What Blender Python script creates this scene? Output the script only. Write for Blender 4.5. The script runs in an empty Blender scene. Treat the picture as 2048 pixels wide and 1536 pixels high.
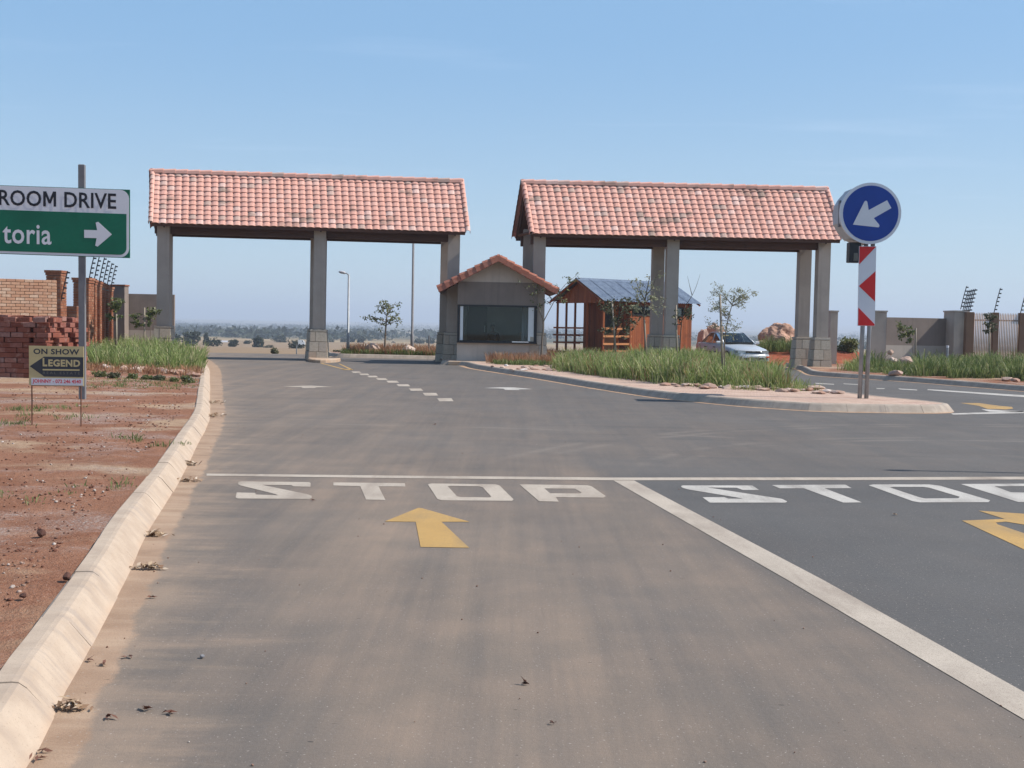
import bpy, bmesh, math, random
import numpy as np
from mathutils import Vector, Matrix, noise
R = math.radians
rnd = random.Random(7)
rng = np.random.default_rng(11)
SC = bpy.context.scene
COL = SC.collection

# ------------------------------------------------------------------ camera, sky, sun, exposure
F, U0, V0, HZ, H = 2250.0, 1024.0, 768.0, 646.0, 1.6
PT, RO = math.atan((V0 - HZ) / F), 0.018
_r0, _u0 = Vector((1, 0, 0)), Vector((0, math.sin(PT), math.cos(PT)))
FW = Vector((0, math.cos(PT), -math.sin(PT)))
RT = _r0 * math.cos(RO) + _u0 * math.sin(RO)
UP = _u0 * math.cos(RO) - _r0 * math.sin(RO)
CAM = Vector((0, 0, H))
cd = bpy.data.cameras.new('camera')
cam = bpy.data.objects.new('camera', cd)
COL.objects.link(cam)
cd.sensor_width, cd.lens, cd.clip_start, cd.clip_end = 36, F / 2048 * 36, 0.1, 40000
m = Matrix((RT, UP, -FW)).transposed().to_4x4()
m.translation = CAM
cam.matrix_world = m
SC.camera = cam

SUN_EL, SUN_AZ = 46.0, 2.0          # azimuth measured from +X towards the camera
W = bpy.data.worlds.new('World')
SC.world = W
W.use_nodes = True
nt = W.node_tree
nt.nodes.clear()
out = nt.nodes.new('ShaderNodeOutputWorld')
bg = nt.nodes.new('ShaderNodeBackground')
sky = nt.nodes.new('ShaderNodeTexSky')
sky.sky_type = 'NISHITA'
sky.sun_disc = False
sky.sun_elevation = R(SUN_EL)
sky.sun_rotation = R(90 + SUN_AZ)
sky.altitude = 300
sky.air_density, sky.dust_density, sky.ozone_density = 1.1, 0.3, 2.0
bg.inputs['Strength'].default_value = 0.125
# thin cirrus high up
tc = nt.nodes.new('ShaderNodeTexCoord')
sx = nt.nodes.new('ShaderNodeSeparateXYZ')
nt.links.new(tc.outputs['Generated'], sx.inputs[0])
dv = nt.nodes.new('ShaderNodeVectorMath'); dv.operation = 'DIVIDE'
cz = nt.nodes.new('ShaderNodeCombineXYZ')
mx = nt.nodes.new('ShaderNodeMath'); mx.operation = 'MAXIMUM'; mx.inputs[1].default_value = 0.05
nt.links.new(sx.outputs['Z'], mx.inputs[0])
for i in range(3):
    nt.links.new(mx.outputs[0], cz.inputs[i])
nt.links.new(tc.outputs['Generated'], dv.inputs[0])
nt.links.new(cz.outputs[0], dv.inputs[1])
mp = nt.nodes.new('ShaderNodeMapping')
mp.inputs['Scale'].default_value = (0.55, 1.5, 1)
mp.inputs['Location'].default_value = (0.35, 0.1, 0)
nt.links.new(dv.outputs[0], mp.inputs[0])
nz = nt.nodes.new('ShaderNodeTexNoise')
nz.inputs['Scale'].default_value = 1.0
nz.inputs['Detail'].default_value = 7
nz.inputs['Roughness'].default_value = 0.55
nt.links.new(mp.outputs[0], nz.inputs['Vector'])
rp = nt.nodes.new('ShaderNodeMapRange')
rp.inputs['From Min'].default_value, rp.inputs['From Max'].default_value = 0.57, 0.9
rp.inputs['To Max'].default_value = 0.5
nt.links.new(nz.outputs[0], rp.inputs[0])
mixc = nt.nodes.new('ShaderNodeMixRGB')
nt.links.new(rp.outputs[0], mixc.inputs[0])
nt.links.new(sky.outputs[0], mixc.inputs[1])
mixc.inputs[2].default_value = (8.5, 8.9, 9.6, 1)
vr = nt.nodes.new('ShaderNodeMapRange')
vr.interpolation_type = 'SMOOTHSTEP'
vr.inputs['From Min'].default_value, vr.inputs['From Max'].default_value = 0.22, 0.6
vr.inputs['To Min'].default_value, vr.inputs['To Max'].default_value = 0.22, 0.8
nt.links.new(sx.outputs['Z'], vr.inputs[0])
veil = nt.nodes.new('ShaderNodeMixRGB')
nt.links.new(vr.outputs[0], veil.inputs[0])
vc = nt.nodes.new('ShaderNodeMapRange'); vc.interpolation_type = 'SMOOTHSTEP'
vc.inputs['From Min'].default_value, vc.inputs['From Max'].default_value = 0.0, 0.26
nt.links.new(sx.outputs['Z'], vc.inputs[0])
vm = nt.nodes.new('ShaderNodeMixRGB')
nt.links.new(vc.outputs[0], vm.inputs[0])
vm.inputs[1].default_value, vm.inputs[2].default_value = (2.65, 3.75, 4.65, 1), (1.45, 2.8, 4.55, 1)
nt.links.new(vm.outputs[0], veil.inputs[1])
nt.links.new(mixc.outputs[0], veil.inputs[2])
nt.links.new(veil.outputs[0], bg.inputs['Color'])
nt.links.new(bg.outputs[0], out.inputs['Surface'])

sd = bpy.data.lights.new('sun', 'SUN')
sd.energy, sd.angle, sd.color = 4.6, R(0.53), (1.0, 0.955, 0.89)
so = bpy.data.objects.new('sun', sd)
COL.objects.link(so)
SUNV = Vector((math.cos(R(SUN_AZ)) * math.cos(R(SUN_EL)), -math.sin(R(SUN_AZ)) * math.cos(R(SUN_EL)), math.sin(R(SUN_EL))))
so.rotation_euler = SUNV.to_track_quat('Z', 'Y').to_euler()
so.location = (60, 20, 60)
SC.view_settings.view_transform = 'Standard'
SC.view_settings.look = 'None'
SC.view_settings.exposure = 0.44
SC.view_settings.gamma = 1.0
SC.view_settings.use_curve_mapping = False
SC.cycles.max_bounces = 6
SC.cycles.diffuse_bounces = 3
SC.cycles.volume_bounces = 0

# ------------------------------------------------------------------ helpers
def ray(u, v):
    return (FW + RT * ((u - U0) / F) - UP * ((v - V0) / F))
def G(u, v, z=0.0):                 # photo pixel -> point on the level z
    d = ray(u, v)
    return CAM + d * ((z - H) / d.z)
def AT(u, v, y):                    # photo pixel -> point on the plane y
    d = ray(u, v)
    return CAM + d * (y / d.y)
def PX(p):
    q = Vector(p) - CAM
    w = q.dot(FW)
    return (U0 + F * q.dot(RT) / w, V0 - F * q.dot(UP) / w)
def s_at(u, o, d, z):               # distance along a line (o + s d at height z) seen at column u
    a, b = -60.0, 60.0
    for _ in range(50):
        c = (a + b) / 2
        if PX((o[0] + d[0] * c, o[1] + d[1] * c, z))[0] < u: a = c
        else: b = c
    return (a + b) / 2

def fast_mesh(name, V, Fc):
    me = bpy.data.meshes.new(name)
    V = np.asarray(V, np.float32); Fc = np.asarray(Fc, np.int32)
    me.vertices.add(len(V)); me.vertices.foreach_set('co', V.ravel())
    k = Fc.shape[1]
    me.loops.add(Fc.size); me.loops.foreach_set('vertex_index', Fc.ravel())
    me.polygons.add(len(Fc)); me.polygons.foreach_set('loop_start', np.arange(0, Fc.size, k, dtype=np.int32))
    me.update(calc_edges=True)
    return me

class MB:
    def __init__(s): s.v, s.f = [], []
    def add(s, vs, fs):
        n = len(s.v)
        s.v += [tuple(p) for p in vs]
        s.f += [tuple(i + n for i in f) for f in fs]
        return s
    def box(s, c, d, rz=0.0, M=None, bev=0.0, top=1.0, topy=None):
        x, y, z = d[0] / 2, d[1] / 2, d[2] / 2
        ty = top if topy is None else topy
        if bev:
            b = bev
            vs = []
            for zz, ins in ((-z, b), (-z + b, 0), (z - b, 0), (z, b)):
                for sx_, sy_ in ((-1, -1), (1, -1), (1, 1), (-1, 1)):
                    if ins:
                        vs.append((sx_ * (x - ins), sy_ * (y - ins), zz))
                    else:
                        vs.append((sx_ * x, sy_ * y, zz))
            fs = [(3, 2, 1, 0), (12, 13, 14, 15)]
            for l in range(3):
                for i in range(4):
                    fs.append((l * 4 + i, l * 4 + (i + 1) % 4, l * 4 + 4 + (i + 1) % 4, l * 4 + 4 + i))
        else:
            vs = [(-x, -y, -z), (x, -y, -z), (x, y, -z), (-x, y, -z), (-x * top, -y * ty, z), (x * top, -y * ty, z), (x * top, y * ty, z), (-x * top, y * ty, z)]
            fs = [(3, 2, 1, 0), (4, 5, 6, 7), (0, 1, 5, 4), (1, 2, 6, 5), (2, 3, 7, 6), (3, 0, 4, 7)]
        T = M if M is not None else Matrix.Rotation(rz, 4, 'Z')
        return s.add([T @ Vector(p) + Vector(c) for p in vs], fs)
    def tube(s, pts, r, n=8, cap=True):
        pts = [Vector(p) for p in pts]
        rs = r if isinstance(r, (list, tuple)) else [r] * len(pts)
        vs, fs = [], []
        for i, p in enumerate(pts):
            t = (pts[min(i + 1, len(pts) - 1)] - pts[max(i - 1, 0)])
            t = t.normalized() if t.length > 1e-9 else Vector((0, 0, 1))
            a = t.orthogonal().normalized() if abs(t.z) < 0.9 else Vector((1, 0, 0)) - t * t.x
            if abs(t.z) < 0.9:
                a = t.cross(Vector((0, 0, 1))).normalized()
            a.normalize()
            b = t.cross(a)
            for k in range(n):
                g = 2 * math.pi * k / n
                vs.append(p + (a * math.cos(g) + b * math.sin(g)) * rs[i])
        for i in range(len(pts) - 1):
            for k in range(n):
                fs.append((i * n + k, i * n + (k + 1) % n, i * n + n + (k + 1) % n, i * n + n + k))
        if cap:
            fs.append(tuple(range(n - 1, -1, -1)))
            fs.append(tuple((len(pts) - 1) * n + k for k in range(n)))
        return s.add(vs, fs)
    def prism(s, poly, z0, z1, M=None):         # poly in xy
        n = len(poly)
        vs = [Vector((p[0], p[1], z0)) for p in poly] + [Vector((p[0], p[1], z1)) for p in poly]
        if M is not None: vs = [M @ p for p in vs]
        fs = [tuple(range(n - 1, -1, -1)), tuple(range(n, 2 * n))]
        fs += [(i, (i + 1) % n, n + (i + 1) % n, n + i) for i in range(n)]
        return s.add(vs, fs)
    def mesh(s, name, smooth=False, fix=True):
        me = bpy.data.meshes.new(name)
        me.from_pydata([tuple(p) for p in s.v], [], s.f)
        if fix:
            bm = bmesh.new(); bm.from_mesh(me)
            bmesh.ops.recalc_face_normals(bm, faces=bm.faces[:])
            bm.to_mesh(me); bm.free()
        if smooth:
            me.polygons.foreach_set('use_smooth', [True] * len(me.polygons))
        me.update()
        return me

def link(name, data, mat=None, parent=None, loc=None, rz=None):
    o = bpy.data.objects.new(name, data)
    COL.objects.link(o)
    if mat is not None and data is not None and not data.materials:
        data.materials.append(mat)
    if parent is not None: o.parent = parent
    if loc is not None: o.location = loc
    if rz is not None: o.rotation_euler = (0, 0, rz)
    return o
def obj(name, mb, mat, parent=None, smooth=False, fix=True, loc=None, rz=None):
    return link(name, mb.mesh(name, smooth, fix), mat, parent, loc, rz)
def tag(o, label=None, cat=None, group=None, kind=None):
    if label: o['label'] = label
    if cat: o['category'] = cat
    if group: o['group'] = group
    if kind: o['kind'] = kind
    return o
def thing(name, label, cat, loc=(0, 0, 0), rz=0.0, group=None):
    o = bpy.data.objects.new(name, None)
    o.empty_display_size = 0.3
    COL.objects.link(o)
    o.location = loc; o.rotation_euler = (0, 0, rz)
    return tag(o, label, cat, group)
def smooth_path(pts, step=0.25):
    P = [Vector(p) for p in pts]
    P = [P[0] * 2 - P[1]] + P + [P[-1] * 2 - P[-2]]
    o_ = []
    for i in range(1, len(P) - 2):
        p0, p1, p2, p3 = P[i - 1:i + 3]
        n = max(2, int((p2 - p1).length / step))
        for k in range(n):
            t = k / n
            o_.append(0.5 * ((2 * p1) + (p2 - p0) * t + (2 * p0 - 5 * p1 + 4 * p2 - p3) * t * t + (3 * p1 - p0 - 3 * p2 + p3) * t ** 3))
    o_.append(P[-2])
    return o_
def text_mesh(txt, w, h, bold=0.0, spacing=1.0):
    c = bpy.data.curves.new('t', 'FONT')
    c.body = txt; c.size = 1; c.offset = bold; c.space_character = spacing; c.resolution_u = 3
    o = bpy.data.objects.new('t', c); COL.objects.link(o)
    bpy.context.view_layer.update()
    me = bpy.data.meshes.new_from_object(o.evaluated_get(bpy.context.evaluated_depsgraph_get()))
    bpy.data.objects.remove(o); bpy.data.curves.remove(c)
    n = len(me.vertices); a = np.zeros(n * 3, np.float32); me.vertices.foreach_get('co', a); a = a.reshape(-1, 3)
    lo, hi = a.min(0), a.max(0)
    a[:, 0] = (a[:, 0] - lo[0]) / (hi[0] - lo[0]) * w
    a[:, 1] = (a[:, 1] - lo[1]) / (hi[1] - lo[1]) * h
    a[:, 2] = 0
    fs = [tuple(p.vertices) for p in me.polygons]
    bpy.data.meshes.remove(me)
    return a, fs

# ------------------------------------------------------------------ materials
class NT:
    def __init__(s, name):
        s.m = bpy.data.materials.new(name); s.m.use_nodes = True
        s.t = s.m.node_tree; s.n = s.t.nodes; s.b = s.n['Principled BSDF']
        s.pos = None
    def new(s, kind, **kw):
        x = s.n.new(kind)
        for k, v in kw.items(): setattr(x, k, v)
        return x
    def l(s, a, b): s.t.links.new(a, b)
    def P(s):
        if s.pos is None: s.pos = s.new('ShaderNodeNewGeometry')
        return s.pos.outputs['Position']
    def mapped(s, sc, src=None, rot=(0, 0, 0)):
        x = s.new('ShaderNodeMapping'); x.inputs['Scale'].default_value = sc; x.inputs['Rotation'].default_value = rot
        s.l(src if src is not None else s.P(), x.inputs[0]); return x.outputs[0]
    def noise(s, scale, detail=4, rough=0.55, vec=None, lo=None, hi=None):
        x = s.new('ShaderNodeTexNoise'); x.inputs['Scale'].default_value = scale
        x.inputs['Detail'].default_value = detail; x.inputs['Roughness'].default_value = rough
        s.l(vec if vec is not None else s.P(), x.inputs['Vector'])
        if lo is None: return x.outputs[0]
        return s.rng(x.outputs[0], lo, hi)
    def rng(s, v, lo, hi, a=0.0, b=1.0, smooth=True):
        r = s.new('ShaderNodeMapRange'); r.interpolation_type = 'SMOOTHSTEP' if smooth else 'LINEAR'
        r.inputs['From Min'].default_value = lo; r.inputs['From Max'].default_value = hi
        r.inputs['To Min'].default_value = a; r.inputs['To Max'].default_value = b
        s.l(v, r.inputs[0]); return r.outputs[0]
    def mix(s, f, a, b, mode='MIX'):
        x = s.new('ShaderNodeMixRGB', blend_type=mode)
        for sock, val in zip(x.inputs, (f, a, b)):
            if isinstance(val, (int, float)): sock.default_value = val
            elif isinstance(val, (tuple, list)): sock.default_value = (*val[:3], 1)
            else: s.l(val, sock)
        return x.outputs[0]
    def math(s, op, a, b=None):
        x = s.new('ShaderNodeMath', operation=op)
        for sock, val in zip(x.inputs, (a, b)):
            if val is None: continue
            if isinstance(val, (int, float)): sock.default_value = val
            else: s.l(val, sock)
        return x.outputs[0]
    def attr(s, name, out='Fac'):
        x = s.new('ShaderNodeAttribute', attribute_name=name); return x.outputs[out]
    def rand(s):                     # differs per object and per loose piece
        oi = s.new('ShaderNodeObjectInfo'); g = s.new('ShaderNodeNewGeometry')
        a = s.math('ADD', oi.outputs['Random'], g.outputs['Random Per Island'])
        return s.math('FRACT', a)
    def ramp(s, f, stops, mode='LINEAR'):
        x = s.new('ShaderNodeValToRGB'); e = x.color_ramp; e.interpolation = mode
        while len(e.elements) < len(stops): e.elements.new(0.5)
        for el, (p, c) in zip(e.elements, stops): el.position = p; el.color = (*c, 1)
        s.l(f, x.inputs[0]); return x.outputs[0]
    def bump(s, h, strength=0.3, dist=0.01):
        x = s.new('ShaderNodeBump'); x.inputs['Strength'].default_value = strength; x.inputs['Distance'].default_value = dist
        s.l(h, x.inputs['Height']); s.l(x.outputs[0], s.b.inputs['Normal'])
    def fin(s, col=None, rough=0.8, metal=0.0, spec=0.3):
        if col is not None:
            if isinstance(col, (tuple, list)): s.b.inputs['Base Color'].default_value = (*col[:3], 1)
            else: s.l(col, s.b.inputs['Base Color'])
        if isinstance(rough, (int, float)): s.b.inputs['Roughness'].default_value = rough
        else: s.l(rough, s.b.inputs['Roughness'])
        s.b.inputs['Metallic'].default_value = metal
        s.b.inputs['Specular IOR Level'].default_value = spec
        return s.m

def simple(name, c, rough=0.7, var=0.12, scale=6, bump=0.0, bscale=60, metal=0.0, spec=0.3):
    s = NT(name)
    d = tuple(x * (1 - var) for x in c); l_ = tuple(min(1, x * (1 + var)) for x in c)
    col = s.mix(s.noise(scale, 5, lo=0.3, hi=0.7), d, l_)
    col = s.mix(s.math('MULTIPLY', s.noise(scale * 14, 3, lo=0.35, hi=0.7), 0.25), col, tuple(x * (1 - 1.5 * var) for x in c))
    if bump: s.bump(s.noise(bscale, 4), bump, 0.008)
    return s.fin(col, rough, metal, spec)

def m_asphalt():
    s = NT('asphalt')
    fine = s.noise(190, 3, 0.7)
    grit = s.noise(45, 4, 0.65, lo=0.25, hi=0.75)
    big = s.noise(0.45, 5, 0.6, lo=0.3, hi=0.72)
    base = s.mix(big, (0.062, 0.062, 0.063), (0.088, 0.087, 0.086))
    base = s.mix(s.math('MULTIPLY', grit, 0.35), base, (0.145, 0.138, 0.13))
    dust = s.attr('dust')
    along = s.mapped((2.6, 0.16, 1), rot=(0, 0, R(-8.6)))
    streak = s.noise(1.0, 6, 0.62, vec=along, lo=0.22, hi=0.78)
    blot = s.noise(0.8, 6, 0.65, lo=0.25, hi=0.75)
    fine_st = s.noise(1.0, 5, 0.7, vec=s.mapped((9, 0.22, 1), rot=(0, 0, R(-8.6))), lo=0.3, hi=0.72)
    k = s.math('MULTIPLY', dust, s.math('ADD', 0.36, s.math('ADD', s.math('MULTIPLY', streak, 0.6), s.math('ADD', s.math('MULTIPLY', blot, 0.25), s.math('MULTIPLY', fine_st, 0.22)))))
    gut = s.attr('gut')
    patch_ = s.noise(0.5, 3, 0.5, lo=0.4, hi=0.6)
    finger = s.noise(1.0, 7, 0.68, vec=s.mapped((0.7, 3.4, 1), rot=(0, 0, R(6))), lo=0.25, hi=0.7)
    k2 = s.rng(s.math('SUBTRACT', s.math('MULTIPLY', gut, 1.55), finger), 0.0, 0.8)
    k = s.math('MINIMUM', s.math('ADD', s.math('MULTIPLY', k, 0.70), s.math('MULTIPLY', k2, 0.36)), 0.93)
    k = s.math('MULTIPLY', k, s.rng(fine, 0.25, 0.6, 0.7, 1.0))
    col = s.mix(k, base, s.mix(s.noise(1.6, 4, lo=0.3, hi=0.7), (0.275, 0.205, 0.148), (0.33, 0.237, 0.168)))
    # sand washed into the gutter, with a ragged edge
    kd = s.attr('kdist')
    spy = s.new('ShaderNodeSeparateXYZ'); s.l(s.P(), spy.inputs[0])
    gw = s.rng(spy.outputs['Y'], 2, 34, 0.13, 0.31, False)
    e = s.math('ADD', s.math('MULTIPLY', s.math('SUBTRACT', s.noise(2.6, 5, 0.6), 0.5), 0.16), s.math('MULTIPLY', s.math('SUBTRACT', s.noise(24, 4, 0.7), 0.5), 0.07))
    gm = s.rng(s.math('SUBTRACT', s.math('ADD', kd, e), gw), 0.025, -0.025)
    sandc = s.mix(s.noise(2.2, 5, 0.6, lo=0.3, hi=0.7), (0.31, 0.20, 0.128), (0.42, 0.285, 0.19))
    sandc = s.mix(s.math('MULTIPLY', s.noise(1.0, 5, 0.6, vec=s.mapped((0.9, 6, 1)), lo=0.45, hi=0.7), 0.6), sandc, (0.50, 0.365, 0.25))
    sandc = s.mix(s.math('MULTIPLY', s.noise(120, 2, 0.6, lo=0.45, hi=0.75), 0.5), sandc, (0.22, 0.135, 0.09))
    col = s.mix(s.math('MULTIPLY', gm, 0.93), col, sandc)
    # pale dusty tyre arcs of turning cars
    for (cx_, cy_, rr_, x0_) in ((7.0, 11.0, 5.45, 1.2), (7.0, 11.0, 5.8, 1.0), (9.0, 9.6, 9.4, -1.5), (9.0, 9.6, 9.75, -1.5), (-2.0, 3.0, 14.2, -9)):
        dx_ = s.math('SUBTRACT', spy.outputs['X'], cx_); dy_ = s.math('SUBTRACT', spy.outputs['Y'], cy_)
        rad = s.math('SQRT', s.math('ADD', s.math('MULTIPLY', dx_, dx_), s.math('MULTIPLY', dy_, dy_)))
        am = s.rng(s.math('ABSOLUTE', s.math('SUBTRACT', rad, rr_)), 0.14, 0.0)
        am = s.math('MULTIPLY', am, s.math('MULTIPLY', s.rng(spy.outputs['Y'], 12.0, 14.0), s.noise(0.9, 4, lo=0.4, hi=0.65)))
        col = s.mix(s.math('MULTIPLY', am, 0.4), col, (0.25, 0.205, 0.165))
    # tyre rubber sweeps
    sweep = s.attr('rub')
    rub = s.noise(1.0, 5, 0.6, vec=s.mapped((0.28, 2.4, 1), rot=(0, 0, R(12))), lo=0.5, hi=0.75)
    col = s.mix(s.math('MULTIPLY', s.math('MULTIPLY', sweep, rub), 0.22), col, (0.04, 0.04, 0.042))
    stone_ = s.noise(330, 2, 0.6, lo=0.35, hi=0.65)
    col = s.mix(s.math('MULTIPLY', stone_, 0.22), col, (0.028, 0.026, 0.025))
    col = s.mix(s.math('MULTIPLY', s.noise(260, 2, 0.6, lo=0.6, hi=0.72), 0.3), col, (0.42, 0.37, 0.32))
    speck = s.noise(75, 1, 0.3, lo=0.71, hi=0.75)
    col = s.mix(s.math('MULTIPLY', speck, 0.7), col, (0.36, 0.31, 0.27))
    dark = s.noise(28, 2, 0.4, vec=s.mapped((0.6, 1.6, 1)), lo=0.755, hi=0.785)
    col = s.mix(s.math('MULTIPLY', dark, 0.8), col, (0.03, 0.027, 0.026))
    s.bump(s.math('ADD', fine, s.math('MULTIPLY', grit, 0.6)), 0.32, 0.006)
    return s.fin(col, 0.88, 0, 0.25)

def m_soil():
    s = NT('red_soil')
    a = s.noise(0.33, 6, 0.62, vec=s.mapped((1, 1.6, 1)))
    red = s.mix(s.noise(2.5, 6, 0.65, lo=0.25, hi=0.75), (0.225, 0.098, 0.056), (0.32, 0.158, 0.095))
    tan = s.mix(s.noise(4, 5, lo=0.3, hi=0.7), (0.36, 0.235, 0.15), (0.45, 0.31, 0.20))
    col = s.mix(s.rng(a, 0.50, 0.62), red, tan)
    gr = s.noise(0.55, 5, 0.6, vec=s.mapped((1.1, 1.5, 1.7)))
    pebb = s.noise(38, 3, 0.7, lo=0.42, hi=0.64)
    gk = s.math('MULTIPLY', s.rng(gr, 0.48, 0.62), s.math('ADD', 0.15, s.math('MULTIPLY', pebb, 0.75)))
    col = s.mix(gk, col, s.mix(s.noise(60, 2, lo=0.35, hi=0.65), (0.28, 0.2, 0.16), (0.52, 0.46, 0.42)))
    col = s.mix(s.math('MULTIPLY', s.noise(22, 4, 0.7, lo=0.5, hi=0.72), 0.5), col, (0.16, 0.06, 0.036))
    col = s.mix(s.math('MULTIPLY', s.noise(130, 3, 0.7, lo=0.5, hi=0.66), 0.45), col, (0.13, 0.062, 0.042))
    col = s.mix(s.math('MULTIPLY', s.noise(95, 2, 0.7, lo=0.62, hi=0.7), 0.55), col, (0.5, 0.42, 0.36))
    s.bump(s.math('ADD', s.noise(14, 6, 0.7), s.math('MULTIPLY', s.noise(70, 3, 0.7), 0.5)), 0.9, 0.035)
    return s.fin(col, 0.95, 0, 0.1)

def m_field():
    s = NT('dry_veld')
    b = s.noise(1.0, 6, 0.6, vec=s.mapped((0.0016, 0.006, 0.01)))
    col = s.ramp(b, [(0.30, (0.10, 0.085, 0.045)), (0.42, (0.27, 0.185, 0.105)), (0.55, (0.36, 0.27, 0.155)), (0.68, (0.30, 0.175, 0.11)), (0.8, (0.12, 0.14, 0.06))])
    near = s.mix(s.noise(0.25, 6, 0.7, lo=0.3, hi=0.7), (0.225, 0.155, 0.095), (0.275, 0.195, 0.125))
    sp = s.new('ShaderNodeSeparateXYZ'); s.l(s.P(), sp.inputs[0])
    col = s.mix(s.rng(sp.outputs['Y'], 330, 600), near, col)
    fy = s.math('MULTIPLY', s.rng(sp.outputs['Y'], 520, 760), s.rng(sp.outputs['Y'], 5200, 3200, 0.35, 1.0))
    wood = s.noise(1.0, 6, 0.7, vec=s.mapped((0.003, 0.012, 0.01)), lo=0.36, hi=0.5)
    col = s.mix(s.math('MULTIPLY', wood, s.math('MULTIPLY', fy, 0.9)), col, (0.035, 0.045, 0.025))
    s.bump(s.noise(3, 5, 0.7), 0.5, 0.1)
    return s.fin(col, 0.95, 0, 0.1)

def m_kerb(name, a, b, stain=0.6):
    s = NT(name)
    uv = s.new('ShaderNodeUVMap'); uv.uv_map = 'UVMap'
    col = s.mix(s.noise(5, 5, 0.6, lo=0.3, hi=0.7), a, b)
    st = s.noise(1.0, 5, 0.6, vec=s.mapped((13, 0.9, 1), src=uv.outputs[0]), lo=0.46, hi=0.62)
    patch = s.noise(1.3, 3, 0.5, lo=0.42, hi=0.58)
    suy = s.new('ShaderNodeSeparateXYZ'); s.l(uv.outputs[0], suy.inputs[0])
    patch = s.math('MULTIPLY', patch, s.rng(suy.outputs['Y'], 0.30, 0.23, 0.3, 1.0))
    col = s.mix(s.math('MULTIPLY', s.math('MULTIPLY', st, patch), stain), col, (0.17, 0.15, 0.15))
    col = s.mix(s.noise(90, 3, 0.7, lo=0.58, hi=0.75), col, tuple(x * 0.72 for x in a))
    su = s.new('ShaderNodeSeparateXYZ'); s.l(uv.outputs[0], su.inputs[0])
    sand = s.math('MULTIPLY', s.rng(su.outputs['Y'], 0.11, 0.0), s.noise(3, 4, lo=0.3, hi=0.7))
    col = s.mix(s.math('MULTIPLY', sand, 0.8), col, (0.42, 0.27, 0.17))
    s.bump(s.noise(70, 4, 0.7), 0.3, 0.006)
    return s.fin(col, 0.9, 0, 0.2)

def m_sand():
    s = NT('sand')
    uv = s.new('ShaderNodeUVMap'); uv.uv_map = 'UVMap'
    col = s.mix(s.noise(2.2, 5, 0.6, lo=0.3, hi=0.7), (0.34, 0.215, 0.135), (0.44, 0.29, 0.185))
    band = s.noise(1.0, 4, 0.6, vec=s.mapped((5, 0.5, 1), src=uv.outputs[0]), lo=0.45, hi=0.7)
    col = s.mix(s.math('MULTIPLY', band, 0.6), col, (0.50, 0.36, 0.24))
    col = s.mix(s.math('MULTIPLY', s.noise(120, 2, 0.6, lo=0.45, hi=0.8), 0.45), col, (0.22, 0.13, 0.09))
    s.bump(s.noise(45, 5, 0.7), 0.35, 0.01)
    return s.fin(col, 0.95, 0, 0.1)

def m_tile():
    s = NT('clay_tile')
    r = s.rand()
    col = s.ramp(r, [(0.0, (0.66, 0.345, 0.265)), (0.30, (0.69, 0.365, 0.285)), (0.55, (0.67, 0.36, 0.285)), (0.72, (0.70, 0.40, 0.32)), (0.86, (0.62, 0.33, 0.255)), (0.93, (0.72, 0.48, 0.41)), (0.98, (0.48, 0.33, 0.27))])
    cl = s.noise(0.42, 4, 0.6)
    r2 = s.math('FRACT', s.math('MULTIPLY', r, 7.31))
    worn = s.math('MULTIPLY', s.rng(cl, 0.50, 0.64), s.rng(r2, 0.45, 0.75))
    col = s.mix(s.math('MULTIPLY', worn, 0.5), col, (0.66, 0.47, 0.40))
    cd_ = s.noise(0.5, 4, 0.6, vec=s.mapped((1, 1, 1.9)))
    grey = s.math('MULTIPLY', s.rng(cd_, 0.56, 0.66), s.rng(r2, 0.7, 0.35))
    col = s.mix(s.math('MULTIPLY', grey, 0.7), col, (0.22, 0.165, 0.13))
    col = s.mix(s.math('MULTIPLY', s.noise(18, 4, 0.7, lo=0.4, hi=0.75), 0.3), col, (0.36, 0.17, 0.12))
    s.bump(s.noise(60, 3, 0.7), 0.2, 0.005)
    return s.fin(col, 0.82, 0, 0.25)

def m_brick(name, stops, bumpy=0.5):
    s = NT(name)
    col = s.ramp(s.rand(), stops)
    col = s.mix(s.math('MULTIPLY', s.noise(16, 5, 0.7, lo=0.35, hi=0.7), 0.45), col, tuple(x * 0.62 for x in stops[0][1]))
    col = s.mix(s.math('MULTIPLY', s.noise(7, 4, 0.6, lo=0.55, hi=0.75), 0.35), col, (0.5, 0.4, 0.32))
    s.bump(s.noise(45, 4, 0.7), bumpy, 0.006)
    return s.fin(col, 0.92, 0, 0.15)

def m_wood(name, a, b, dark, vec=(14, 14, 0.7)):
    s = NT(name)
    g = s.noise(1.0, 6, 0.6, vec=s.mapped(vec), lo=0.25, hi=0.75)
    col = s.mix(g, a, b)
    r = s.rand()
    col = s.mix(s.math('MULTIPLY', s.rng(r, 0.4, 1.0), 0.55), col, dark)
    col = s.mix(s.math('MULTIPLY', s.noise(3, 5, 0.7, lo=0.5, hi=0.72), 0.5), col, dark)
    s.bump(g, 0.25, 0.006)
    return s.fin(col, 0.62, 0, 0.35)

def m_leaf(name, stops, back=0.35):
    s = NT(name)
    r = s.rand()
    col = s.ramp(r, stops)
    col = s.mix(s.math('MULTIPLY', s.noise(1.7, 3, lo=0.35, hi=0.65), 0.3), col, tuple(x * 0.6 for x in stops[0][1]))
    tr = s.new('ShaderNodeBsdfTranslucent'); s.l(col, tr.inputs[0])
    mx_ = s.new('ShaderNodeMixShader'); mx_.inputs[0].default_value = back
    s.fin(col, 0.6, 0, 0.25)
    s.l(s.b.outputs[0], mx_.inputs[1]); s.l(tr.outputs[0], mx_.inputs[2])
    s.l(mx_.outputs[0], s.n['Material Output'].inputs[0])
    return s.m

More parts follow.
